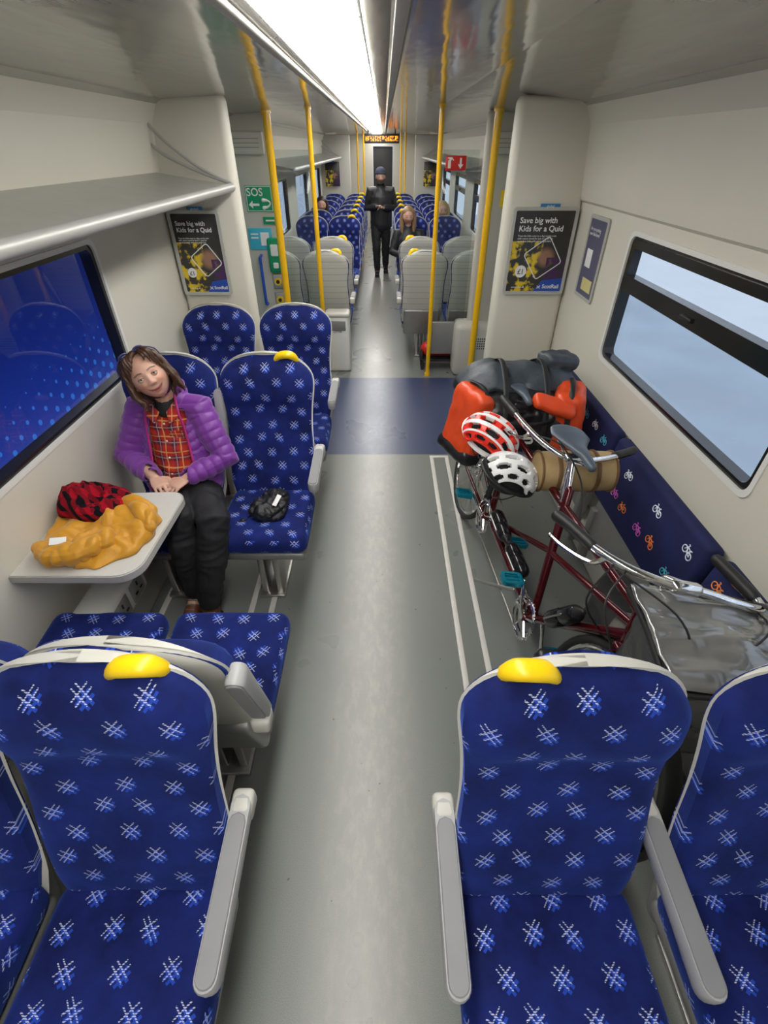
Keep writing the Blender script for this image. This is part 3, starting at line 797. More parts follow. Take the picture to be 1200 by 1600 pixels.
def wheel(c):
    w=empty('wheel',(0,0,0),None,None); w.parent=bike; w.location=q(0,*c)
    mk('tyre',tube([(0,.335*math.cos(k*math.pi/24),.335*math.sin(k*math.pi/24)) for k in range(48)],.017,10,closed=True),M_tyre,w)
    mk('rim',tube([(0,.312*math.cos(k*math.pi/24),.312*math.sin(k*math.pi/24)) for k in range(48)],(.011),8,closed=True),M_chrome,w)
    mk('hub',G().add(tube([(-.05,0,0),(.05,0,0)],.016,12)).add(tube([(-.03,0,0),(-.026,0,0)],.032,16,cap='flat')).add(tube([(.03,0,0),(.026,0,0)],.032,16,cap='flat')),M_chrome,w)
    g=G()
    for k in range(32):
        a=k*2*math.pi/32; b=a+(.9 if k%4<2 else -.9); sx=.028*(1 if k%2 else -1)
        g.add(tube([(sx,.03*math.cos(b),.03*math.sin(b)),(0,.305*math.cos(a),.305*math.sin(a))],.0012,4,cap='flat'))
    mk('spokes',g,M_chrome,w)['kind']='stuff'
    return w
wheel(rW);wheel(fW)
def mud(c,a0,a1):
    pts=[q(0,c[0]+.365*math.cos(math.radians(a)),c[1]+.365*math.sin(math.radians(a))) for a in range(a0,a1,8)]
    return tube(pts,[(.028,.004)]*len(pts),10,ref=(1,0,0),cap='flat')
mk('mudguard',mud(rW,-20,170),M_black,bike); mk('mudguard',mud(fW,40,215),M_black,bike)
def crank(bb,ang):
    c=empty('crankset',(0,0,0),None,None); c.parent=bike; c.location=q(0,*bb)
    g=G()
    for R_,x in ((.095,-.045),(.075,-.038)):
        g.add(tube([(x,R_*math.cos(k*math.pi/18),R_*math.sin(k*math.pi/18)) for k in range(36)],(.005),6,closed=True))
    for k in range(5):
        a=k*2*math.pi/5; g.add(tube([(-.042,0,0),(-.045,.09*math.cos(a),.09*math.sin(a))],.007,6))
    for k in range(40):
        a=k*math.pi/20; g.add(rbox((.003,.008,.006),(-.045,.102*math.cos(a),.102*math.sin(a)),0,rot=(a,0,0)))
    mk('chainring',g,M_chrome,c)
    for sx in (-1,1):
        a=ang+(math.pi if sx>0 else 0); e=V((sx*.075,.17*math.cos(a),.17*math.sin(a)))
        mk('crank_arm',tube([(sx*.055,0,0),(sx*.068,e.y*.5,e.z*.5),tuple(e)],[(.009,.014),(.008,.011),(.008,.012)],10,ref=(1,0,0)),M_chrome,c)
        pc=e+V((sx*.06,0,0)); g=G()
        g.add(ring(rrect(.10,.075,.015),rrect(.075,.05,.01),lambda p,qq,d,pc=pc:V((pc.x+p,pc.y+qq,pc.z+d)),-.011,.011)).add(tube([tuple(e),tuple(pc+V((sx*.04,0,0)))],.008,8))
        for yy in (-.02,.0,.02): g.add(rbox((.09,.006,.014),(pc.x,pc.y+yy,pc.z),.001))
        mk('pedal',g,M_teal,c)
crank(cBB,math.radians(60)); crank(sBB,math.radians(10))
g=G()
for x,a,b in ((-.045,cBB,sBB),(.045,sBB,rW)):
    for dz in (-.09,.09):
        g.add(tube([q(x,a[0],a[1]+dz),q(x,b[0],b[1]+(dz if b!=rW else dz*.5))],.004,5))
mk('chain',g,plain('oily_steel',(.2,.19,.17),.35,.9),bike)
g=G()
for k in range(6): 
    R_=.03+.007*k; g.add(tube([q(.03+.004*k*-1+.02,rW[0]+R_*math.cos(j*math.pi/8),rW[1]+R_*math.sin(j*math.pi/8)) for j in range(16)],.003,4,closed=True))
g.add(tube([q(.06,rW[0],rW[1]-.03),q(.06,rW[0]-.02,rW[1]-.13)],.01,6))
mk('cassette',g,M_chrome,bike)
def saddle(y,z):
    c=empty('saddle_assembly',(0,0,0),None,None); c.parent=bike; c.location=q(0,y,z)
    mk('seatpost',tube([(0,-.06,-.18),(0,-.01,-.05)],.0135,12),M_chrome,c)
    pts=cat([(0,-.16,.0),(0,-.09,.008),(0,.0,.004),(0,.07,.012),(0,.12,.02)],4)
    mk('saddle',tube(pts,[(.018,.018),(.026,.018),(.05,.02),(.094,.024),(.082,.022)],18,ref=(1,0,0)),plain('grey_blue_saddle',(.07,.09,.12),.4),c)
    for sx in (-1,1): mk('saddle_rail',tube(cat([(sx*.012,-.13,-.012),(sx*.022,-.04,-.045),(sx*.022,.03,-.045),(sx*.05,.11,-.005)],4),.0035,6),M_chrome,c)
saddle(1.745,1.01); saddle(2.46,.96)
def bar(name,pts,grips,levers,stem,cables=()):
    c=empty(name,(0,0,0),None,None); c.parent=bike
    mk('bar',tube(cat([q(*p) for p in pts],5),.0135,12),M_chrome,c)
    for gpts in grips: mk('grip',tube(cat([q(*p) for p in gpts],4),.020,12),M_black,c)
    for l in levers: mk('brake_lever',tube(cat([q(*p) for p in l],4),[.011,.008,.007,.008],8),M_chrome,c)
    g=G()
    for a,b,r0 in stem: g.add(tube([q(*a),q(*b)],r0,12))
    mk('stem',g,M_chrome,c)
    for cb in cables: mk('brake_cable',tube(cat([q(*p) for p in cb],6),.0034,6),M_black,c)
dz=-.05; X=-.035
bar('front_handlebar',[(-.22+X,1.22,1.03+dz),(-.19+X,1.12,1.035+dz),(-.13+X,1.01,1.05+dz),(-.05,.945,1.055+dz),(.05,.93,1.055+dz),(.16,.90,1.05+dz),(.25,.90,1.04+dz),(.285,.98,1.03+dz),(.29,1.11,1.02+dz)],
    [[(-.235+X,1.26,1.025+dz),(-.215+X,1.21,1.03+dz),(-.185+X,1.11,1.037+dz)],[(.275,.96,1.035+dz),(.29,1.05,1.025+dz),(.292,1.14,1.02+dz)]],
    [[(-.16+X,1.05,1.04+dz),(-.19+X,1.07,1.0+dz),(-.24+X,1.15,.985+dz),(-.26+X,1.21,.98+dz)],[(.27,.92,1.03+dz),(.29,.94,1.0+dz),(.32,1.01,.99+dz),(.33,1.07,.985+dz)]],
    [((0,1.01,.86),(0,1.005,1.02+dz),.015),((0,1.005,1.02+dz),(0,.94,1.055+dz),.018),((-.03,.94,1.055+dz),(.03,.935,1.055+dz),.022)],
    [[(-.14+X,1.01,1.03+dz),(-.10,.83,1.0),(-.02,.80,.90),(0,.94,.76)],[(.24,.90,1.03+dz),(.15,.78,1.02),(.05,.76,.92),(.01,.93,.74)],[(-.12+X,1.0,1.04+dz),(-.24,.91,.93),(-.16,.84,.78),(-.04,1.03,.70)],[(-.14+X,1.03,1.0),(-.22,1.0,.86),(-.12,1.0,.74),(-.03,1.10,.66)]])
bar('stoker_handlebar',[(-.20,2.13,1.0),(-.19,2.02,1.0),(-.17,1.90,.995),(-.12,1.80,.98),(-.05,1.73,.97),(.05,1.72,.97),(.15,1.75,.975),(.25,1.80,.98),(.34,1.85,.99)],
    [[(-.205,2.17,1.0),(-.20,2.10,1.0),(-.19,2.02,1.0)],[(.24,1.80,.98),(.30,1.83,.985),(.36,1.865,.99)]],
    [[(-.16,1.87,.98),(-.19,1.88,.95),(-.23,1.97,.94),(-.24,2.05,.94)]],
    [((0,1.65,.86),(0,1.72,.965),.013),((-.03,1.72,.97),(.03,1.72,.97),.02),((0,1.64,.78),(0,1.69,.91),.016)],
    [[(-.15,1.86,.98),(-.10,1.70,1.03),(0,1.60,.93),(.01,1.5,.81)]])
g=G()
for sx in (-1,1):
    g.add(tube(cat([q(sx*.06,2.42,.74),q(sx*.07,2.55,.745),q(sx*.07,2.95,.745)],3),.006,8))
    g.add(tube([q(sx*.07,2.66,.745),q(sx*.075,*rW)],.006,8)).add(tube([q(sx*.07,2.92,.745),q(sx*.075,*rW)],.006,8))
for k in range(4): g.add(tube([q(-.07,2.5+.14*k,.745),q(.07,2.5+.14*k,.745)],.005,6))
mk('rear_rack',g,M_black,bike)
for yb,zb,yc_,zc_ in ((1.26,.42,1.16,.58),(1.60,.36,1.78,.36),(2.02,.36,1.84,.35)):
    b=empty('water_bottle',(0,0,0),None,None);b.parent=bike
    A=q(-.045,yb,zb+.05);B=q(-.045,yc_,zc_+.05);D=(B-A).normalized()
    mk('bottle_body',tube([A,A+D*.07,A+D*.08,A+D*.09,A+D*.15],[.038,.038,.034,.038,.036],16),M_blackg,b)
    mk('bottle_cap',tube([A+D*.15,A+D*.175,A+D*.20],[.03,.028,.012],14),M_black,b)
    mk('bottle_cage',tube([A+V((-.04,0,.0)),A+D*.12+V((-.04,0,.0))],.004,6),M_alu,b)
mk('kickstand',tube([q(-.03,1.6,.28),q(-.10,1.85,.08)],.009,8),M_metal,bike)

# ---------------------------------------------------------------- bags
def soft(size,c,bev,amp,seed,rot=None,fr=6,extra=(),sm=2):
    vs,fs=rbox(size,(0,0,0),bev,4)
    me=blob([(vs,fs)]+list(extra),.011,sm)
    displace(me,lambda p,n:amp*noise.noise(p*fr+V((seed,seed*2,0)))+amp*.4*(2.4*abs(noise.noise(p*fr*1.8+V((0,seed,seed))))-.7))
    M=Matrix.Translation(V(c)) @ (Euler(rot).to_matrix().to_4x4() if rot else Matrix.Identity(4))
    me.transform(M); return me
def fabm(name,col,rough=.6,bump=.3,**kw): return plain(name,col,rough,var=.12,bump=bump,bscale=18,bdist=.02,**kw)
M_bk=fabm('black_pvc',(.014,.014,.016),.33,.15); M_or=fabm('orange_red_pvc',(.74,.07,.012),.42,.15); M_gr=fabm('slate_nylon',(.040,.052,.066),.5,.35)
M_tan=fabm('tan_canvas',(.40,.28,.13),.8); M_khk2=fabm('khaki_grey_canvas',(.16,.15,.13),.75)
def softobj(name,me,mat,parent=None,**kw):
    me.materials.append(mat); return ob(name,me,parent,**kw)
def straps(parent,lst,mat=None,r=(.014,.004)):
    for pts,ref in lst:
        P=cat(pts,5); mk('strap',tube(P,[r]*len(P),8,ref=ref,cap='flat'),mat or M_black,parent)
bk=empty('backpack',(.77,2.58,.54),'large slumped black backpack with slate grey hood over the rear rack','bag')
softobj('bag_body',soft((.56,.40,.40),(0,0,.20),.14,.025,1,extra=[ell((-.1,-.14,.02),(.20,.12,.18)),ell((.16,-.16,.02),(.14,.10,.16))]),M_bk,bk)
def hood(u,v,w_,h_):
    u*=2;v*=2
    x=u*.35;y=v*.19+.07
    z=.475-.10*abs(u)**4-.09*max(0,-v)**3-.12*max(0,v)**4+.022*noise.noise(V((x*6,y*6,3)))+.012*(2.4*abs(noise.noise(V((x*9,y*9,8))))-.7)+.02*math.exp(-((u+.45)/.25)**2)+.03*math.exp(-((u-.6)/.2)**2)
    return V((x+.02*noise.noise(V((y*9,u*3,1))),y+.02*noise.noise(V((x*9,v*2,5))),z))
o=mk('bag_hood',sheet(1,1,hood,34,20),M_gr,bk); md=o.modifiers.new('s','SOLIDIFY'); md.thickness=.05; md=o.modifiers.new('u','SUBSURF'); md.levels=1; md.render_levels=1
softobj('top_roll',soft((.22,.16,.10),(.22,.08,.49),.045,.012,21,rot=(0,.1,.3),fr=9),M_gr,bk)
straps(bk,[([(-.12,-.26,.1),(-.12,-.27,.28),(-.12,-.17,.45),(-.12,0,.525),(-.12,.22,.44)],(1,0,0)),([(.10,-.28,.05),(.10,-.26,.28),(.10,-.17,.45),(.10,0,.525),(.10,.22,.44)],(1,0,0)),([(-.30,-.15,.32),(-.1,-.28,.28),(.08,-.28,.28),(.28,-.18,.32)],(0,0,1))],M_black)
mk('bag_emblem',G().add(ring(rrect(.07,.035,.015),rrect(.055,.02,.009),lambda p,qq,d:V((p+.01,-.285+d,qq+.18)),-.006,.01)),M_signw,bk)
for x,y,z,s,rz,ry,lab in ((.435,2.44,.56,(.13,.30,.40),.40,.22,'orange-red waterproof pannier slumped beside the black backpack'),(1.03,2.42,.58,(.17,.26,.40),-.3,-.05,'orange-red waterproof pannier squeezed against the wall seats')):
    r=empty('pannier_bag',(x,y,z),lab,'bag',rot=(0,ry,rz),group='orange-red rear panniers')
    softobj('bag_body',soft(s,(0,0,s[2]/2),.055,.010,x*9,fr=5),M_or,r)
    softobj('bag_base',soft((s[0]+.015,s[1]+.015,.10),(0,0,.03),.04,.008,x*5),M_bk,r)
    straps(r,[([(0,-s[1]/2-.010,.1),(0,-s[1]/2-.014,.25),(0,-.08,s[2]+.012),(0,.08,s[2]+.012)],(1,0,0))])
r=empty('dry_bag',(.90,2.32,.915),'orange-red dry bag folded across the backpack front','bag')
softobj('bag_body',soft((.24,.10,.06),(0,0,.0),.028,.010,11,rot=(.5,.25,-.1),fr=8),M_or,r)
r=empty('barrel_bag',(.875,1.85,.81),'tan canvas barrel bag with straps hanging behind the saddle','bag')
P=[(-.17,0,0),(-.165,0,0),(-.06,0,0),(.06,0,0),(.165,0,0),(.17,0,0)]
mk('bag_body',tube(P,[.080,.090,.095,.095,.090,.080],28,cap='flat'),M_tan,r)
M_lea=plain('brown_leather',(.16,.08,.03),.5)
for x in (-.165,.165): mk('bag_piping',tube([(x,.092*math.cos(k*math.pi/12),.092*math.sin(k*math.pi/12)) for k in range(24)],.006,6,closed=True),M_lea,r)
for x in (-.09,.08): mk('strap',tube([(x,.097*math.cos(k*math.pi/12),.097*math.sin(k*math.pi/12)) for k in range(24)],[(.010,.003)]*24,6,ref=(1,0,0),closed=True),M_lea,r)
r=empty('handlebar_bag',(.955,.82,.555),'dark grey handlebar bag with shiny clear map case on top','bag',rot=(0,.10,-.12))
softobj('bag_body',soft((.44,.29,.32),(0,0,.16),.05,.010,6),fabm('dark_grey_bag',(.05,.052,.055),.35),r)
t=NT('clear_vinyl'); t.set(col=t.mix(t.noise(t.obj(),4,2),(.24,.24,.235),(.10,.10,.10)),rough=.10,metal=.25,coat=1.0,spec=.9); t.bump(t.noise(t.scl(t.obj(),3,9,5),1.6,1),.7,.06)
M_vin=t.mat
o=mk('map_case',sheet(.50,.36,lambda u,v,w,h:V((u*w,v*h,.350+.035*math.cos(u*3)*math.cos(v*3)+.020*noise.noise(V((u*4,v*4,2))))),28,20),M_vin,r); md=o.modifiers.new('s','SOLIDIFY'); md.thickness=.006
o=mk('map_pocket',sheet(.44,.26,lambda u,v,w,h:V((u*w,-.168+.018*noise.noise(V((u*4,v*4,4))),.18+v*h)),28,20),M_vin,r); md=o.modifiers.new('s','SOLIDIFY'); md.thickness=.006
for sx in (-1,1):
    mk('map_case_edge',tube(cat([(sx*.25,-.18,.325),(sx*.255,0,.345),(sx*.25,.18,.325)],4),.008,8),M_black,r)
for sy in (-1,1): mk('map_case_edge',tube(cat([(-.25,sy*.18,.325),(0,sy*.183,.352),(.25,sy*.18,.325)],4),.008,8),M_black,r)
straps(r,[([(.12,.19,.28),(.12,.15,.375),(.12,-.02,.412),(.12,-.17,.37),(.12,-.20,.1)],(1,0,0))])
r=empty('pannier_bag',(.50,.94,.08),'black front pannier hanging beside the front wheel','bag',rot=(0,.22,0))
softobj('bag_body',soft((.15,.30,.40),(0,0,.22),.05,.014,12),M_bk,r)
softobj('roll_top',soft((.10,.28,.07),(0,0,.44),.03,.01,13),M_bk,r)
straps(r,[([(-.08,.0,.05),(-.09,0,.3),(-.02,0,.49),(.08,0,.38)],(0,1,0))],M_metal)
r=empty('pannier_bag',(.84,1.00,.32),'khaki grey canvas pannier behind the handlebar bag','bag',rot=(0,.2,.1))
softobj('bag_body',soft((.20,.22,.38),(0,0,.2),.05,.014,15),M_khk2,r)
straps(r,[([(-.105,.0,.05),(-.11,0,.3),(0,0,.42),(.09,0,.37)],(0,1,0))])
r=empty('holdall',(1.03,1.28,.16),'dark cloth holdall wedged between bicycle and bench','bag')
softobj('bag_body',soft((.18,.5,.34),(0,0,.18),.08,.02,19),fabm('charcoal_cloth',(.05,.05,.052),.8),r)

def helmet(loc,rot,ca,cb,lab,stripe):
    r=empty('bicycle_helmet',loc,lab,'helmet',rot=rot,group='cycling helmets')
    A,B,C=.094,.138,.112
    def pt(lat,th,k=1):
        x=A*math.sin(lat*1.3); s=math.cos(lat*1.3)
        return V((x*k,-B*(.35+.65*s)*math.cos(th)*k,C*(.22+.78*s)*math.sin(th)*k))
    nl,nt=50,56; vs=[];fs=[];ms=[]
    for j in range(nt+1):
        for i in range(nl+1): vs.append(pt(-1+2*i/nl,math.pi*j/nt))
    for j in range(nt):
        for i in range(nl):
            la=(i+.5)/nl; th=(j+.5)/nt
            col=la*5; a=col-int(col)-.5; off=.5 if int(col)%2 else 0
            b=th*4+off; b=b-int(b)-.5
            if (a/.31)**2+(b/.38)**2<1 and .06<th<.94 and .03<la<.97: continue
            aa=j*(nl+1)+i; fs.append([aa,aa+1,aa+nl+2,aa+nl+1]); ms.append(1 if stripe(int(col),th,a,b) else 0)
    g=G(); g.v=vs; g.f=fs; g.m=ms
    o=mk('helmet_shell',g,[ca,cb],r); md=o.modifiers.new('s','SOLIDIFY'); md.thickness=.022; md.offset=-.6
    md=o.modifiers.new('b','BEVEL'); md.width=.003; md.segments=2; md.limit_method='ANGLE'
    P=[V((.092*math.cos(k*math.pi/16),.136*math.sin(k*math.pi/16),-.004)) for k in range(32)]
    mk('helmet_rim',tube(P,[(.009,.014)]*32,8,closed=True),cb,r)
    mk('helmet_liner',ell((0,0,-.005),(.074,.112,.078)),M_dark,r)
    for sx in (-1,1): 
        for yy in (-.05,.05): mk('chin_strap',tube(cat([(sx*.085,yy,0),(sx*.08,yy*.3,-.07),(sx*.03,0,-.12)],4),.003,6),M_black,r)
M_hr=plain('helmet_red',(.78,.035,.02),.3); M_hw=plain('helmet_white',(.78,.78,.78),.3,var=.02)
helmet((.505,2.00,.90),(.45,-.35,.9),M_hr,M_hw,'red and white vented cycling helmet hanging from the handlebar',lambda c,th,a,b:abs(a)>.34 and c in (1,2,3) )
helmet((.575,1.83,.79),(.5,-.15,1.5),M_hw,M_black,'white vented cycling helmet with black liner below the red one',lambda c,th,a,b:th<.10 or th>.92)

# ---------------------------------------------------------------- clothing on table
def plaid(name,scale=22):
    t=NT(name); o=t.obj(); s=t.sep(o)
    wob=t.m('MULTIPLY',t.m('SUBTRACT',t.noise(o,6,2),.5),.02)
    def band(v,f,ph,w): return t.m('LESS_THAN',t.m('FRACT',t.m('ADD',t.m('MULTIPLY',v,f),ph)),w)
    a=t.m('ADD',s[0],wob); b=t.m('ADD',s[2],wob)
    c=(.50,.022,.015)
    k1=t.m('ADD',band(a,scale,0,.34),band(b,scale,0,.34))
    c=t.mix(t.m('MULTIPLY',k1,.44),c,(.015,.012,.04))
    k2=t.m('MAXIMUM',band(a,scale,.46,.08),band(b,scale,.46,.08))
    c=t.mix(t.m('MULTIPLY',k2,.75),c,(.80,.42,.12))
    k3=t.m('MAXIMUM',band(a,scale,.83,.06),band(b,scale,.83,.06))
    c=t.mix(t.m('MULTIPLY',k3,.6),c,(.50,.42,.40))
    t.set(col=c,rough=.85); return t.mat
def plaid2(name):
    t=NT(name); o=t.obj(); s=t.sep(o)
    def band(v,f,w): return t.m('LESS_THAN',t.m('FRACT',t.m('MULTIPLY',v,f)),w)
    a=t.m('ADD',s[0],s[2]);b=t.m('SUBTRACT',s[1],s[2])
    k=t.m('ADD',band(a,21.0,.5),band(b,21.0,.5))
    t.set(col=t.mix(t.m('MULTIPLY',k,.5),(.36,.006,.018),(.006,.004,.006)),rough=.95,spec=.15); return t.mat
def clothheap(rad,H,seed,fr=9,nr=60,na=150,lump=(),sg=-1,a1=.26,a2=.14,a3=.03):
    vs=[V((0,0,0))];fs=[]
    def pos(r,a):
        R_=1+.14*noise.noise(V((math.cos(a)*1.3+seed,math.sin(a)*1.3,0)))+.10*noise.noise(V((math.cos(a)*4+seed,math.sin(a)*4,2)))
        x=rad[0]*R_*r*math.cos(a); y=rad[1]*R_*r*math.sin(a)
        wx=x+.04*noise.noise(V((x*7,y*7,seed)));wy=y+.04*noise.noise(V((x*7,y*7,seed+9)))
        f1=sg*(1-3.0*abs(noise.noise(V((wx*fr,wy*fr*.6,seed+3)))))
        f2=sg*(1-3.0*abs(noise.noise(V((wx*fr*2.1,wy*fr*2.3,seed+5)))))
        f3=sg*(1-3.0*abs(noise.noise(V((wx*fr*4.5,wy*fr*4.0,seed+6)))))
        base=(1-r**4.5)**.5 if r<1 else 0
        hl=.62+.30*noise.noise(V((x*5,y*5,seed+1)))
        for cx,cy,rr_,hh in lump: hl+=hh*math.exp(-((x-cx)**2+(y-cy)**2)/rr_**2)
        return V((x,y,max(.001,H*base*(hl+a1*f1+a2*f2+a3*f3))))
    for i in range(1,nr+1):
        r=(i/nr)**.8
        for k in range(na): vs.append(pos(r,2*math.pi*k/na))
    vs[0]=pos(0.0001,0)
    for k in range(na): fs.append([0,1+k,1+(k+1)%na])
    for i in range(nr-1):
        for k in range(na):
            a=1+i*na+k;b=1+i*na+(k+1)%na; fs.append([a,a+na,b+na,b])
    fs.append([1+(nr-1)*na+k for k in range(na)][::-1])
    return mesh_of(G().add((vs,fs)),'cloth',[],True,3.2)
def fold(amp,fr,seed):
    def f(p,n):
        if p.z<.008: return 0
        return amp*(2.6*abs(noise.noise(V((p.x*fr,p.y*fr*1.3,p.z*fr+seed))))-.8)+amp*.45*(2.6*abs(noise.noise(p*fr*2.4+V((seed,0,0))))-.8)
    return f
t=NT('mustard_nylon'); o_=t.obj(); t.set(col=t.mix(t.noise(o_,8,3),(.66,.31,.010),(.50,.22,.006)),rough=.5,sheen=.2); t.bump(t.noise(o_,35,3),.3,.006); M_must=t.mat
r=empty('folded_jacket',(-1.155,1.495,.735),'mustard yellow padded jacket heaped on the table','jacket')
me=clothheap((.225,.215),.10,3.3,8,70,190,lump=[(.12,.03,.07,.22),(-.1,.1,.07,.15),(.02,-.12,.07,.10)],a1=.22,a2=.08,a3=.015); me.name='jacket_body'; softobj('jacket_body',me,M_must,r)
me=blob([tube(cat([(-.17,-.13,.03),(-.10,-.18,.045),(.0,-.175,.052),(.07,-.10,.055)],5),[.032,.044,.046,.040],12)],.004,1,'jacket_sleeve')
displace(me,lambda p,n:.009*(3*abs(noise.noise(V((p.x*20,p.y*12,p.z*8))))-.9)); softobj('jacket_sleeve',me,M_must,r)
me=blob([tube(cat([(.0,.13,.055),(.09,.12,.06),(.16,.07,.055),(.20,.0,.04)],5),[.034,.044,.042,.030],12)],.004,1,'jacket_sleeve')
displace(me,lambda p,n:.009*(3*abs(noise.noise(V((p.x*14,p.y*20,p.z*8))))-.9)); softobj('jacket_sleeve',me,M_must,r)
mk('care_label',rbox((.055,.03,.002),(-.07,-.155,.092),0,rot=(.35,.1,.3)),M_signw,r)
r=empty('scarf',(-1.235,1.62,.785),'dark red and black checked scarf bundled on the yellow jacket','scarf')
me=clothheap((.15,.115),.095,7.7,11,50,140,lump=[(-.06,0,.06,.2)],sg=1,a1=.16,a2=.10); me.name='scarf_cloth'; softobj('scarf_cloth',me,plaid2('buffalo_plaid'),r)
me=blob([tube(cat([(.05,.03,.035),(.11,.03,.03),(.155,.0,.01),(.18,-.03,.0)],5),[.028,.03,.026,.018],12)],.005,1,'scarf_end'); displace(me,lambda p,n:.006*(1-2.5*abs(noise.noise(p*20)))); softobj('scarf_end',me,plaid2('buffalo_plaid_end'),r)
r=empty('small_bag',(-.60,1.95,.475),'small crumpled black drawstring bag lying on the seat','bag')
parts=[ell((0,0,.04),(.10,.10,.055)),ell((.03,.07,.06),(.08,.05,.05)),tube(cat([(-.08,-.03,.02),(-.12,-.08,.012),(-.08,-.13,.01),(-.02,-.14,.01)],4),.008,8)]
me=blob(parts,.005,1,'bag_body'); displace(me,fold(.010,16,5)); softobj('bag_body',me,fabm('black_nylon',(.012,.012,.014),.5),r)
mk('bag_strap',tube(cat([(.0,-.09,.04),(.06,-.07,.07),(.10,.02,.06),(.09,.09,.04)],5),[(.010,.003)]*16,8,ref=(0,0,1),cap='flat'),M_black,r)
mk('bag_tag',rbox((.022,.07,.004),(.055,-.01,.100),.001,rot=(.3,.3,-.2)),M_signw,r)

# ---------------------------------------------------------------- people
def hand(wr,d,n,s,curl=.6,k=1.0):
    wr=V(wr);d=V(d).normalized();n=V(n);n=(n-d*n.dot(d)).normalized();sd=d.cross(n)
    if sd.dot(V(s))<0: sd=-sd
    out=[tube([wr-d*.02,wr+d*.03,wr+d*.075*k],[(.024*k,.017*k),(.034*k,.015*k),(.038*k,.013*k)],12,ref=sd)]
    for i,(o_,ln,rr) in enumerate(((.031,.070,.0082),(.0105,.078,.0086),(-.0105,.072,.0082),(-.030,.056,.0072))):
        b=wr+d*.07*k+sd*o_*k; dd=(d+sd*o_*2.2).normalized(); pts=[b-d*.02]; p=b
        pts.append(p)
        for j,f in enumerate((.42,.32,.26)):
            an=curl*(.5+.25*j+.08*i)
            dd=(dd*math.cos(an)+n*math.sin(an)).normalized()
            p=p+dd*ln*f*k; pts.append(p)
        out.append(tube(pts,[rr*k,rr*k,rr*.95*k,rr*.85*k,rr*.7*k],8))
    b=wr+d*.02*k+sd*.024*k
    out.append(tube([b,b+(d*.6+sd*.8).normalized()*.032*k,b+(d*.9+sd*.75+n*.2).normalized()*.060*k,b+(d+sd*.55+n*.4).normalized()*.080*k],[.013*k,.012*k,.010*k,.008*k],8))
    return out
def headmesh(k=1.0):
    vs=[];fs=[];nu,nv=64,56
    def g_(a,b,s): return math.exp(-((a-b)/s)**2)
    def surf(th,ph):
        d=V((math.sin(th)*math.sin(ph),-math.sin(th)*math.cos(ph),math.cos(th)))
        x,y,z=d
        p=V((x*.081,y*.094+.006,z*.105))
        if p.z<0:
            f=min(1,-p.z/.105); nx=1-.20*f**2; p.x*=nx
            if p.y>0: p.y*=1-.45*f**1.3
            else: p.y*=1-.10*f**2
        p.z+=.012
        fr=max(0,-y)
        X=p.x;Z=p.z
        if y<0:
            q=fr**1.2
            p.y-=.004*g_(Z,.036,.010)*g_(abs(X),.025,.03)*q
            p.y+=.0080*g_(Z,.012,.0125)*g_(abs(X),.031,.016)*q
            p.y-=.012*g_(Z,-.020,.018)*g_(abs(X),.042,.020)*q
            if Z<.03 and Z>-.04:
                t_=(.03-Z)/.052; pr=.018*min(1,max(0,t_))**1.2 if Z>-.022 else .018*max(0,1-(-.022-Z)/.011)
                wd=.0075+.0065*min(1,max(0,t_))
                p.y-=pr*g_(X,0,wd)*q
                p.y-=.006*g_(Z,-.020,.007)*g_(abs(X),.013,.006)*q
            mz=-.054+13.0*X*X
            p.y-=.0045*g_(Z,mz+.0055,.0045)*g_(X,0,.024)*q
            p.y-=.0055*g_(Z,mz-.0062,.0052)*g_(X,0,.022)*q
            p.y+=.0050*g_(Z,mz,.0024)*g_(X,0,.034)*q
            p.y+=.0040*g_(abs(X),.041,.006)*g_(Z,-.034,.010)*q
            p.y-=.007*g_(Z,-.081,.014)*g_(X,0,.020)*q
            p.y+=.004*g_(Z,-.068,.006)*g_(X,0,.022)*q
        return p*k
    vs.append(surf(0.0001,0))
    for j in range(1,nv):
        for i in range(nu): vs.append(surf(math.pi*j/nv,2*math.pi*i/nu))
    vs.append(surf(math.pi-.0001,0))
    for i in range(nu): fs.append([0,1+i,1+(i+1)%nu])
    for j in range(nv-2):
        for i in range(nu):
            a=1+j*nu+i;b=1+j*nu+(i+1)%nu; fs.append([a,a+nu,b+nu,b])
    L=len(vs)-1;o=1+(nv-2)*nu
    for i in range(nu): fs.append([L,o+(i+1)%nu,o+i])
    return vs,fs
def headparts(c,R,k=1.0):
    c=V(c); vs,fs=headmesh(k)
    out=[([c+R@v for v in vs],fs)]
    for sx in (-1,1): out.append(ell(c+R@(V((sx*.080,.008,-.002))*k),(.010*k,.018*k,.028*k),R))
    return out
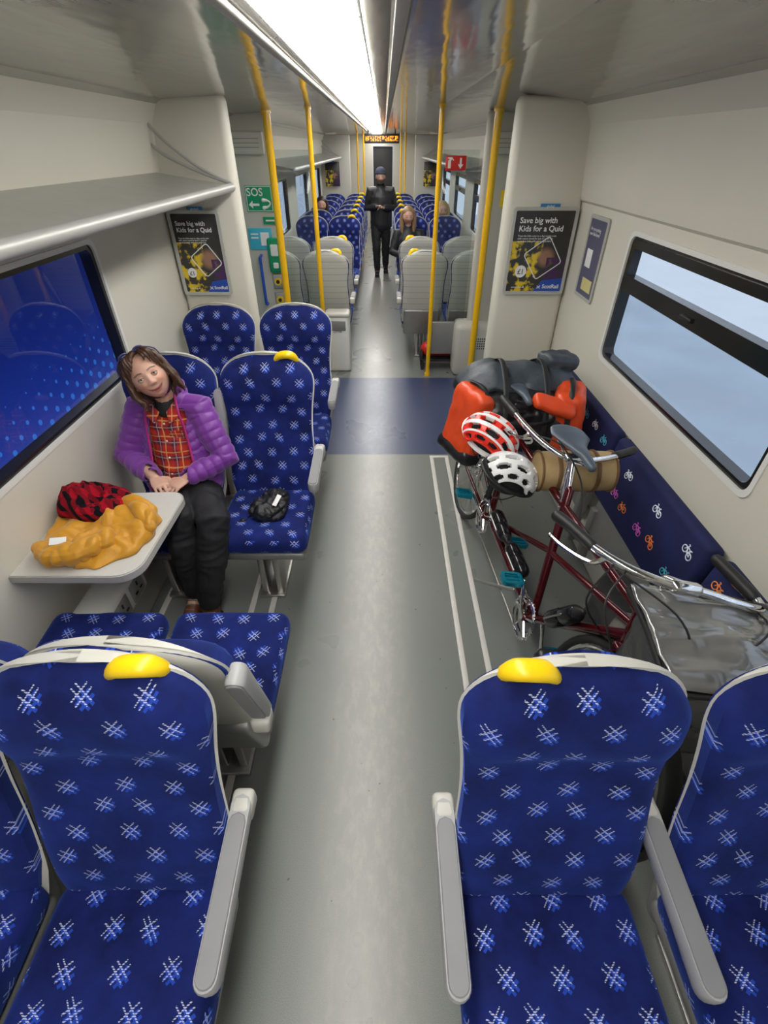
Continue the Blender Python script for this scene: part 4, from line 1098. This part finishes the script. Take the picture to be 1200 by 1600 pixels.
def colourbody(me,c,R,skin,lip,brow,k=1.0):
    Ri=R.transposed(); a=me.color_attributes.new('Col','FLOAT_COLOR','POINT')
    for v in me.vertices:
        p=Ri@(v.co-V(c))/k; col=V(skin)
        if -.2<p.y<0 and abs(p.z)<.15:
            mz=-.054+13.0*p.x*p.x
            d=((p.x/.034)**2+((p.z-mz+.0005)/.0090)**2)
            if p.y<-.05:
                if d<1: col=V(lip).lerp(V(skin),max(0,d-.6)*1.2)
                if abs(p.z-mz)<.0017 and abs(p.x)<.036: col=V(lip)*.30
            br=.037-abs(abs(p.x)-.030)*.22
            e=1-min(1,abs(p.z-br)/.0042)
            if abs(abs(p.x)-.032)<.020 and p.y<-.04: col=col.lerp(V(brow),min(1,e*1.5))
            dc=((abs(p.x)-.043)/.026)**2+((p.z+.020)/.020)**2
            if dc<1 and p.y<-.03: col=col.lerp(V((skin[0]*1.02,skin[1]*.70,skin[2]*.66)),.65*(1-dc))
            dn=((p.x)/.016)**2+((p.z+.018)/.012)**2
            if dn<1 and p.y<-.08: col=col.lerp(V((skin[0],skin[1]*.78,skin[2]*.74)),.5*(1-dn))
        a.data[v.index].color=(*col,1)
    t=NT('skin'); n=t.node('ShaderNodeVertexColor'); n.layer_name='Col'
    t.set(col=n.outputs[0],rough=.48); 
    t.b.inputs['Subsurface Weight'].default_value=.08; t.b.inputs['Subsurface Radius'].default_value=(.02,.008,.004)
    me.materials.append(t.mat)
def eyes(parent,c,R,k,iris=(.08,.09,.07),skin=(.6,.36,.27)):
    c=V(c); ms=plain('eyelid_skin',tuple(x*.86 for x in skin),.5,var=.02)
    for sx in (-1,1):
        e=c+R@(V((sx*.0315,-.0745,.011))*k)
        def E(x,y,z): return e+R@(V((x,y,z))*k)
        mk('eye',G().add(ell(e,(.0125*k,.0120*k,.0115*k),R,16,12),0).add(ell(E(0,-.0078,0),(.0064*k,.0048*k,.0064*k),R,12,8),1).add(ell(E(0,-.0114,0),(.0030*k,.0016*k,.0030*k),R,8,6),2),[plain('eye_white',(.60,.56,.52),.25),plain('iris',iris,.2),M_blackg],parent)
        for up in (1,-1):
            vs=[];fs=[];n1,n2=14,6
            for j in range(n2+1):
                for i in range(n1+1):
                    ph=math.pi*(i/n1); lo=(.32 if up>0 else .22)*math.sin(ph)
                    th=(lo+(1.45-lo)*(j/n2))*up
                    r_=.0136; X_=-math.cos(ph)*.0150; s=math.sin(ph)*.86+.14
                    vs.append(E(X_,-r_*math.cos(th)*s,r_*math.sin(th)*s*.98))
            for j in range(n2):
                for i in range(n1): a=j*(n1+1)+i; fs.append([a,a+1,a+n1+2,a+n1+1])
            o=mk('eyelid',(vs,fs),ms,parent); md=o.modifiers.new('s','SOLIDIFY'); md.thickness=.0012*k
        P=[]
        for i in range(11):
            ph=math.pi*(i/10); lo=.32*math.sin(ph); s=math.sin(ph)*.86+.14
            P.append(E(-math.cos(ph)*.0152,-.0143*math.cos(lo)*s,.0143*math.sin(lo)*s))
        mk('eyelash',tube(P,.0012*k,6),plain('lash',(.03,.018,.015),.6),parent)
def figure(base,J,label,k=1.0,skin=(.62,.36,.26),lip=(.50,.14,.13),brow=(.10,.055,.03),vox=.006,tro=None,boots=None,hands=True,grp=None,jvox=.008,detail=True):
    B=V(base); r=empty('person',base,label,'person',group=grp)
    L=lambda p:V(p)-B
    hc=L(J['head']); R=J['R']
    parts=headparts(hc,R,k)
    neck=L(J['neck']);ch=L(J['chest']);be=L(J['belly']);pe=L(J['pelvis']);sx=V((1,0,0))
    parts.append(tube([neck-V((0,0,.02)),neck+(hc-neck)*.4,hc+R@V((0,.015,-.04))],[.052*k,.046*k,.044*k],12))
    tor=cat([pe,be,ch,neck],4)
    parts.append(tube(tor,[(.150*k,.105*k),(.120*k,.095*k),(.145*k,.105*k),(.055*k,.048*k)],18,ref=sx))
    for side in ('L','R'):
        sh,el,wr=[L(p) for p in J['arm'+side][:3]]; hp,kn,an,to=[L(p) for p in J['leg'+side]]
        parts.append(tube([ch.lerp(neck,.7).lerp(sh,.35),sh,sh.lerp(el,.5),el,el.lerp(wr,.4),wr],[.040*k,.048*k,.045*k,.038*k,.036*k,.024*k],12))
        parts.append(tube([pe.lerp(hp,.5),hp,hp.lerp(kn,.5),kn,kn.lerp(an,.35),an],[.09*k,.088*k,.075*k,.054*k,.053*k,.036*k],14))
        parts.append(tube([an,an.lerp(to,.4)-V((0,0,.02)),to],[.036*k,.034*k,.026*k],12))
        if hands: parts+=[x for x in hand(wr,*J['hand'+side],k=k)]
    me=blob(parts,vox,1,'body'); colourbody(me,hc,R,skin,lip,brow,k)
    ob('body',me,r); eyes(r,hc,R,k,skin=skin)
    if tro:
        P=[]
        P.append(tube([pe-(be-pe)*.2,pe,pe.lerp(be,.6)],[(.165*k,.122*k),(.168*k,.125*k),(.145*k,.115*k)],18,ref=sx))
        for side in ('L','R'):
            hp,kn,an,to=[L(p) for p in J['leg'+side]]
            P.append(tube([pe.lerp(hp,.5),hp,hp.lerp(kn,.5),kn,kn.lerp(an,.35),kn.lerp(an,.92)],[.10*k,.104*k,.092*k,.074*k,.070*k,.058*k],14))
        m=blob(P,jvox,2,'trousers'); displace(m,lambda p,n:.008*noise.noise(p*12)+.005*(1-2.5*abs(noise.noise(V((p.x*9,p.y*16,p.z*22)))))); softobj('trousers',m,tro,r)
    if boots:
        for side in ('L','R'):
            hp,kn,an,to=[L(p) for p in J['leg'+side]]
            d=(to-an);d.z=0;d.normalize()
            m=blob([tube([kn.lerp(an,.86),an,an-V((0,0,.03))],[.052*k,.05*k,.048*k],12),tube([V((an.x,an.y,to.z+.012))-d*.03,an.lerp(to,.5)-V((0,0,.012)),to+V((0,0,.005))],[(.04*k,.036*k),(.042*k,.040*k),(.042*k,.030*k)],12,ref=d.cross(V((0,0,1))))],.005,2,'boot')
            softobj('boot',m,boots,r)
            pts=[V((to.x,to.y,to.z-.026))+d*.025,V((an.x,an.y,to.z-.026))-d*.045]
            mk('sole',tube(pts,[(.046*k,.010),(.042*k,.010)],12,ref=d.cross(V((0,0,1)))),M_black,r)
            if detail:
                for e in (.35,.5,.65): mk('bootlace',tube([an.lerp(to,e)+V((0,0,.028))+d.cross(V((0,0,1)))*x for x in (-.022,0,.022)],.003,6),M_khk,r)
    return r,L,hc,R
def headR(yaw,pitch,roll):
    return (Matrix.Rotation(yaw,3,'Z')@Matrix.Rotation(pitch,3,'X')@Matrix.Rotation(roll,3,'Y'))
J=dict(head=(-1.065,2.08,1.165),R=headR(.42,-.30,-.38),neck=(-1.07,2.19,1.02),chest=(-1.07,2.215,.90),belly=(-1.06,2.16,.70),pelvis=(-1.06,2.10,.56),
 armL=((-.925,2.19,.965),(-.815,2.09,.735),(-.975,1.955,.700)),armR=((-1.215,2.19,.965),(-1.30,2.09,.75),(-1.13,1.950,.705)),
 handL=((-.55,-.80,-.10),(-.1,-.15,-1),(-.7,.5,.0),.38),handR=((.60,-.70,-.10),(.1,-.15,-1),(.7,.5,.0),.38),
 legL=((-.98,2.08,.54),(-.805,1.74,.60),(-.90,1.64,.12),(-.885,1.49,.045)),legR=((-1.13,2.08,.54),(-.97,1.73,.62),(-1.00,1.73,.12),(-1.01,1.58,.045)))
M_tro=fabm('black_trousers',(.014,.014,.017),.75,.25); M_boot=plain('brown_leather_boot',(.16,.05,.022),.5,bump=.3)
wr_,L,hc,R=figure((-1.06,2.0,0),J,'person sitting in purple puffer jacket and plaid shirt, hands on lap',tro=M_tro,boots=M_boot,vox=.0030,skin=(.66,.39,.29),lip=(.50,.15,.14),brow=(.12,.07,.04))
pe,be,ch,ne=[L(J[n]) for n in ('pelvis','belly','chest','neck')]
m=blob([tube(cat([pe+V((0,0,.0)),be,ch,ne-V((0,0,.03))],4),[(.172,.125),(.152,.12),(.165,.123),(.075,.062)],20,ref=(1,0,0)),tube([ch.lerp(ne,.5),L(J['armL'][0])],[.06,.055],12),tube([ch.lerp(ne,.5),L(J['armR'][0])],[.06,.055],12)],.006,3,'shirt')
displace(m,lambda p,n:.007*noise.noise(p*13)+.004*(1-2.5*abs(noise.noise(V((p.x*14,p.y*10,p.z*22)))))); softobj('shirt',m,plaid('tartan_shirt',13.5),wr_)
M_pl2=plaid('tartan_collar',15.0)
for sx in (-1,1):
    o=mk('shirt_collar',([ne+V((sx*.018,-.080,-.040)),ne+V((sx*.058,-.060,.005)),ne+V((sx*.082,-.090,-.050)),ne+V((sx*.035,-.118,-.085))],[[0,1,2,3]]),M_pl2,wr_,smooth=False); md=o.modifiers.new('s','SOLIDIFY'); md.thickness=.006
for k_ in range(5):
    f=k_/4; p=(ch+V((0,-.130,.03))).lerp(pe+V((0,-.132,.06)),f); mk('shirt_button',ell(p,(.005,.003,.005)),M_signw,wr_)
mk('shirt_pocket',rbox((.07,.008,.075),ch+V((.045,-.124,-.045)),.003,rot=(.12,0,.1)),plaid('tartan_pocket',19.0),wr_)
mk('undershirt',tube([ne+V((0,-.018,-.045)),ne+V((0,-.02,-.005))],[(.062,.058),(.054,.05)],18,ref=(1,0,0)),M_dark,wr_)
P=[tube(cat([pe+V((0,.01,.03)),be+V((0,.0,0)),ch,ne-V((0,0,.02))],4),[(.205,.150),(.190,.150),(.190,.145),(.10,.085)],20,ref=(1,0,0))]
for sd in ('L','R'):
    sh,el,wr=[L(p) for p in J['arm'+sd]]
    P.append(tube([ch.lerp(ne,.6).lerp(sh,.4),sh,sh.lerp(el,.5),el,el.lerp(wr,.5),el.lerp(wr,.95)],[.068,.074,.070,.066,.056,.042],14))
P.append(tube([ne+V((0,.01,-.03)),ne+V((0,.03,.03))],[(.095,.085),(.092,.080)],18,ref=(1,0,0)))
m=blob(P,.005,3,'puffer_jacket')
arms=[(L(J['armL'][0]),L(J['armL'][1]),L(J['armL'][2])),(L(J['armR'][0]),L(J['armR'][1]),L(J['armR'][2]))]
def limbcoord(p):
    best=None
    for sh,el,wr in arms:
        acc=0
        for a,b in ((sh,el),(el,wr)):
            d=b-a; t=max(0,min(1,(p-a).dot(d)/d.length_squared)); dist=(p-(a+d*t)).length
            if best is None or dist<best[0]: best=(dist,acc+t*d.length,t)
            acc+=d.length
    return best
def quilt(p,n):
    dist,s,t_=limbcoord(p)
    c=s if (dist<.088 and s>.04) else -p.z
    return .0070*abs(math.sin(math.pi*(c+.004*noise.noise(p*9))/.044))**.55-.003+.007*noise.noise(p*8)+.0008*noise.noise(p*40)
displace(m,quilt)
bm=bmesh.new(); bm.from_mesh(m); rem=[]
cx=ch.x
for f in bm.faces:
    c=f.calc_center_median()
    yc=ch.y+(c.z-ch.z)*.15
    hw=.092+.03*max(0,(ch.z-c.z)/.3)
    if c.z>ne.z-.03: hw=.060
    if c.y<yc-.03 and abs(c.x-cx-.005)<hw and c.z>pe.z-.02 and f.normal.y<-.0: rem.append(f)
    elif c.z>ne.z+.025 and abs(c.x-cx)<.07: rem.append(f)
bmesh.ops.delete(bm,geom=rem,context='FACES')
bm.to_mesh(m); bm.free()
t=NT('purple_ripstop'); t.set(col=t.mix(t.noise(t.obj(),10,3),(.24,.045,.38),(.14,.020,.25)),rough=.48,sheen=.3); t.bump(t.noise(t.obj(),30,3),.25,.005)
jk=softobj('puffer_jacket',m,t.mat,wr_); jk.data.shade_smooth()
md=jk.modifiers.new('s','SOLIDIFY'); md.thickness=.008; md.offset=-1
M_mag=plain('magenta_lining',(.50,.02,.20),.5)
for sx in (-1,1):
    P=cat([ne+V((sx*.062,-.045,.035)),ne+V((sx*.080,-.095,-.04)),ch+V((sx*.094,-.132,-.01)),be+V((sx*.106,-.136,.0)),pe+V((sx*.122,-.128,.06))],5)
    mk('jacket_lining',tube(P,[(.006,.003)]*len(P),8,ref=(1,0,0)),M_mag,wr_)
def HP(x,y,z): return hc+R@V((x,y,z))
random.seed(5)
hp=[ell(HP(0,.028,.044),(.086,.088,.080),R),ell(HP(0,.055,-.01),(.084,.060,.090),R)]
def lock(pts,r): hp.append(tube(cat([HP(*p) for p in pts],5),r,8))
for sx in (-1,1):
    for i in range(10):
        f=i/9; y=-.034+.108*f; jx=random.uniform(-.005,.005); jz=random.uniform(-.016,.016); wv=random.uniform(-.008,.010)
        lock([(sx*.030,y*.6+.01,.121),(sx*(.070+jx),y,.083),(sx*(.088+jx),y+.002,.02),(sx*(.094+jx+wv),y-.004,-.045),(sx*(.092+jx-wv),y-.006,-.080),(sx*(.098+jx+wv),y-.014*(1-f),-.112+jz)],[.011,.014,.013,.012,.010,.003])
for i in range(7):
    x=-.066+.022*i; lock([(x*.5,.06,.112),(x*.9,.105,.05),(x,.112,-.03),(x*1.05,.09,-.11+random.uniform(-.01,.01))],[.014,.018,.017,.006])
# soft side-swept fringe from an off-centre parting
for i,(x1,x2,y2,z2) in enumerate(((-.020,-.040,-.080,.060),(-.028,-.052,-.074,.052),(-.036,-.062,-.064,.040),(-.044,-.072,-.052,.022),(-.050,-.080,-.040,.0),(.034,.030,-.082,.070),(.044,.050,-.074,.056),(.052,.064,-.060,.036),(.058,.074,-.048,.014),(.062,.082,-.036,-.010))):
    x0=.022 if x1<0 else .030
    lock([(x0,-.010,.122),((x0+x1)/2,-.046,.116),(x1*1.05,-.072,.096),(x2,y2,z2)],[.010,.011,.009,.0025])
m=blob(hp,.0030,1,'hair')
Ri=R.transposed()
def strand(p,n):
    l=Ri@(p-hc); a=math.atan2(l.x,-l.y+.02)
    return .0013*math.sin(a*60+5*noise.noise(p*12))+.0018*noise.noise(p*40)
displace(m,strand)
t=NT('brown_hair'); n1=t.noise(t.scl(t.obj(),90,90,10),1.5,4); t.set(col=t.mix(n1,(.018,.008,.005),(.12,.05,.022)),rough=.42); t.bump(n1,.5,.003)
softobj('hair',m,t.mat,wr_)
M_lil=plain('lilac_frame',(.10,.09,.22),.2); M_len=plain('blue_lens',(.03,.05,.15),.08)
for sx in (-1,1):
    mk('sunglasses_rim',tube([HP(sx*.034+.022*math.cos(a*math.pi/8),-.044-.010*math.sin(a*math.pi/8),.124+.010*math.sin(a*math.pi/8)) for a in range(16)],.0030,6,closed=True),M_lil,wr_)
    mk('sunglasses_arm',tube(cat([HP(sx*.056,-.042,.123),HP(sx*.092,.0,.095),HP(sx*.098,.06,.055)],4),.0032,6),M_lil,wr_)
    mk('sunglasses_lens',ell(HP(sx*.034,-.044,.124),(.021,.007,.009),R),M_len,wr_)

# --- walking man
yb=10.2;xb=-.06
J=dict(head=(xb+.0,yb-.02,1.57),R=headR(.05,.12,0),neck=(xb,yb+.01,1.42),chest=(xb,yb+.01,1.27),belly=(xb,yb,1.08),pelvis=(xb,yb,.92),
 armL=((xb+.19,yb,1.37),(xb+.25,yb+.03,1.10),(xb+.06,yb-.20,1.12)),armR=((xb-.19,yb,1.37),(xb-.25,yb+.03,1.10),(xb-.07,yb-.20,1.14)),
 handL=((-.8,-.3,.2),(0,-.3,-1),(0,0,1),.8),handR=((.8,-.3,.2),(0,-.3,-1),(0,0,1),.8),
 legL=((xb+.09,yb,.88),(xb+.09,yb+.06,.50),(xb+.09,yb+.22,.12),(xb+.10,yb+.10,.045)),legR=((xb-.09,yb,.88),(xb-.08,yb-.10,.50),(xb-.07,yb-.06,.09),(xb-.07,yb-.22,.035)))
mr,L,hc,R=figure((xb,yb,0),J,'person walking up the aisle in black jacket, dark trousers and beanie',tro=M_tro,boots=M_black,vox=.007,skin=(.50,.30,.22),brow=(.03,.02,.015),detail=False)
M_bj=fabm('black_jacket',(.015,.015,.018),.55,.3)
def coat(r,J,L,mat,vox=.01,low=.06):
    pe,be,ch,ne=[L(J[n]) for n in ('pelvis','belly','chest','neck')]
    P=[tube(cat([pe+V((0,0,-low)),be,ch,ne],4),[(.19,.15),(.185,.145),(.20,.145),(.085,.075)],18,ref=(1,0,0))]
    for sd in ('L','R'):
        sh,el,wr=[L(p) for p in J['arm'+sd][:3]]
        P.append(tube([ch.lerp(ne,.6).lerp(sh,.4),sh,sh.lerp(el,.5),el,el.lerp(wr,.5),el.lerp(wr,.92)],[.07,.078,.068,.062,.054,.044],12))
    m=blob(P,vox,2,'jacket'); displace(m,lambda p,n:.006*noise.noise(p*12)); return softobj('jacket',m,mat,r)
coat(mr,J,L,M_bj)
mk('beanie',G().add(ell(hc+V((0,.01,.065)),(.090,.105,.082))).add(tube([hc+V((.084*math.cos(a*math.pi/10),.01+.100*math.sin(a*math.pi/10),.055)) for a in range(20)],.013,8,closed=True)),fabm('navy_knit',(.03,.035,.06),.9),mr)
softobj('beard',blob([ell(hc+V((0,-.045,-.075)),(.048,.042,.032)),tube(cat([hc+V((-.066,-.01,-.03)),hc+V((-.045,-.05,-.085)),hc+V((0,-.075,-.098)),hc+V((.045,-.05,-.085)),hc+V((.066,-.01,-.03))],4),.013,8)],.006,1,'beard'),plain('dark_beard',(.03,.018,.012),.8),mr)

def seated(x,y,lab,haircol,jm,long_=True,lean=0):
    J=dict(head=(x+lean,y+.28,1.19),R=headR(.1,.15,0),neck=(x+lean*.7,y+.34,1.03),chest=(x+lean*.5,y+.34,.90),belly=(x,y+.32,.70),pelvis=(x,y+.28,.56),
     armL=((x+.17+lean*.6,y+.33,.97),(x+.22+lean,y+.25,.74),(x+.08,y+.10,.70)),armR=((x-.17+lean*.6,y+.33,.97),(x-.22+lean,y+.25,.74),(x-.08,y+.10,.70)),
     handL=((-.7,-.5,0),(0,0,-1),(0,-1,0),.7),handR=((.7,-.5,0),(0,0,-1),(0,-1,0),.7),
     legL=((x+.09,y+.24,.55),(x+.10,y-.10,.58),(x+.10,y-.08,.12),(x+.10,y-.22,.045)),legR=((x-.09,y+.24,.55),(x-.10,y-.10,.58),(x-.10,y-.08,.12),(x-.10,y-.22,.045)))
    r,L,hc,R=figure((x,y,0),J,lab,tro=M_tro,boots=M_black,vox=.009,jvox=.012,detail=False)
    coat(r,J,L,jm,vox=.012)
    hpp=[ell(hc+V((0,.02,.045)),(.092,.102,.088)),ell(hc+V((0,.05,-.01)),(.090,.07,.10))]
    if long_:
        for sx in (-1,1): hpp.append(tube(cat([hc+V((sx*.07,-.02,.07)),hc+V((sx*.092,0,0)),hc+V((sx*.09,.0,-.12)),hc+V((sx*.08,.0,-.2))],4),[.025,.03,.034,.02],8))
    m=blob(hpp,.009,1,'hair'); softobj('hair',m,plain('hair_colour',haircol,.5,bump=.3),r)
seated(-1.08,9.47,'person with long dark hair in dark coat by the window',(.03,.018,.012),M_bj)
seated(.40,7.77,'person with fair hair in black puffer jacket near the aisle',(.28,.17,.08),M_bj,lean=-.05)
seated(.93,8.62,'person with light blond hair sitting beside the window',(.45,.30,.14),fabm('grey_coat',(.12,.12,.13),.8))
print('done')
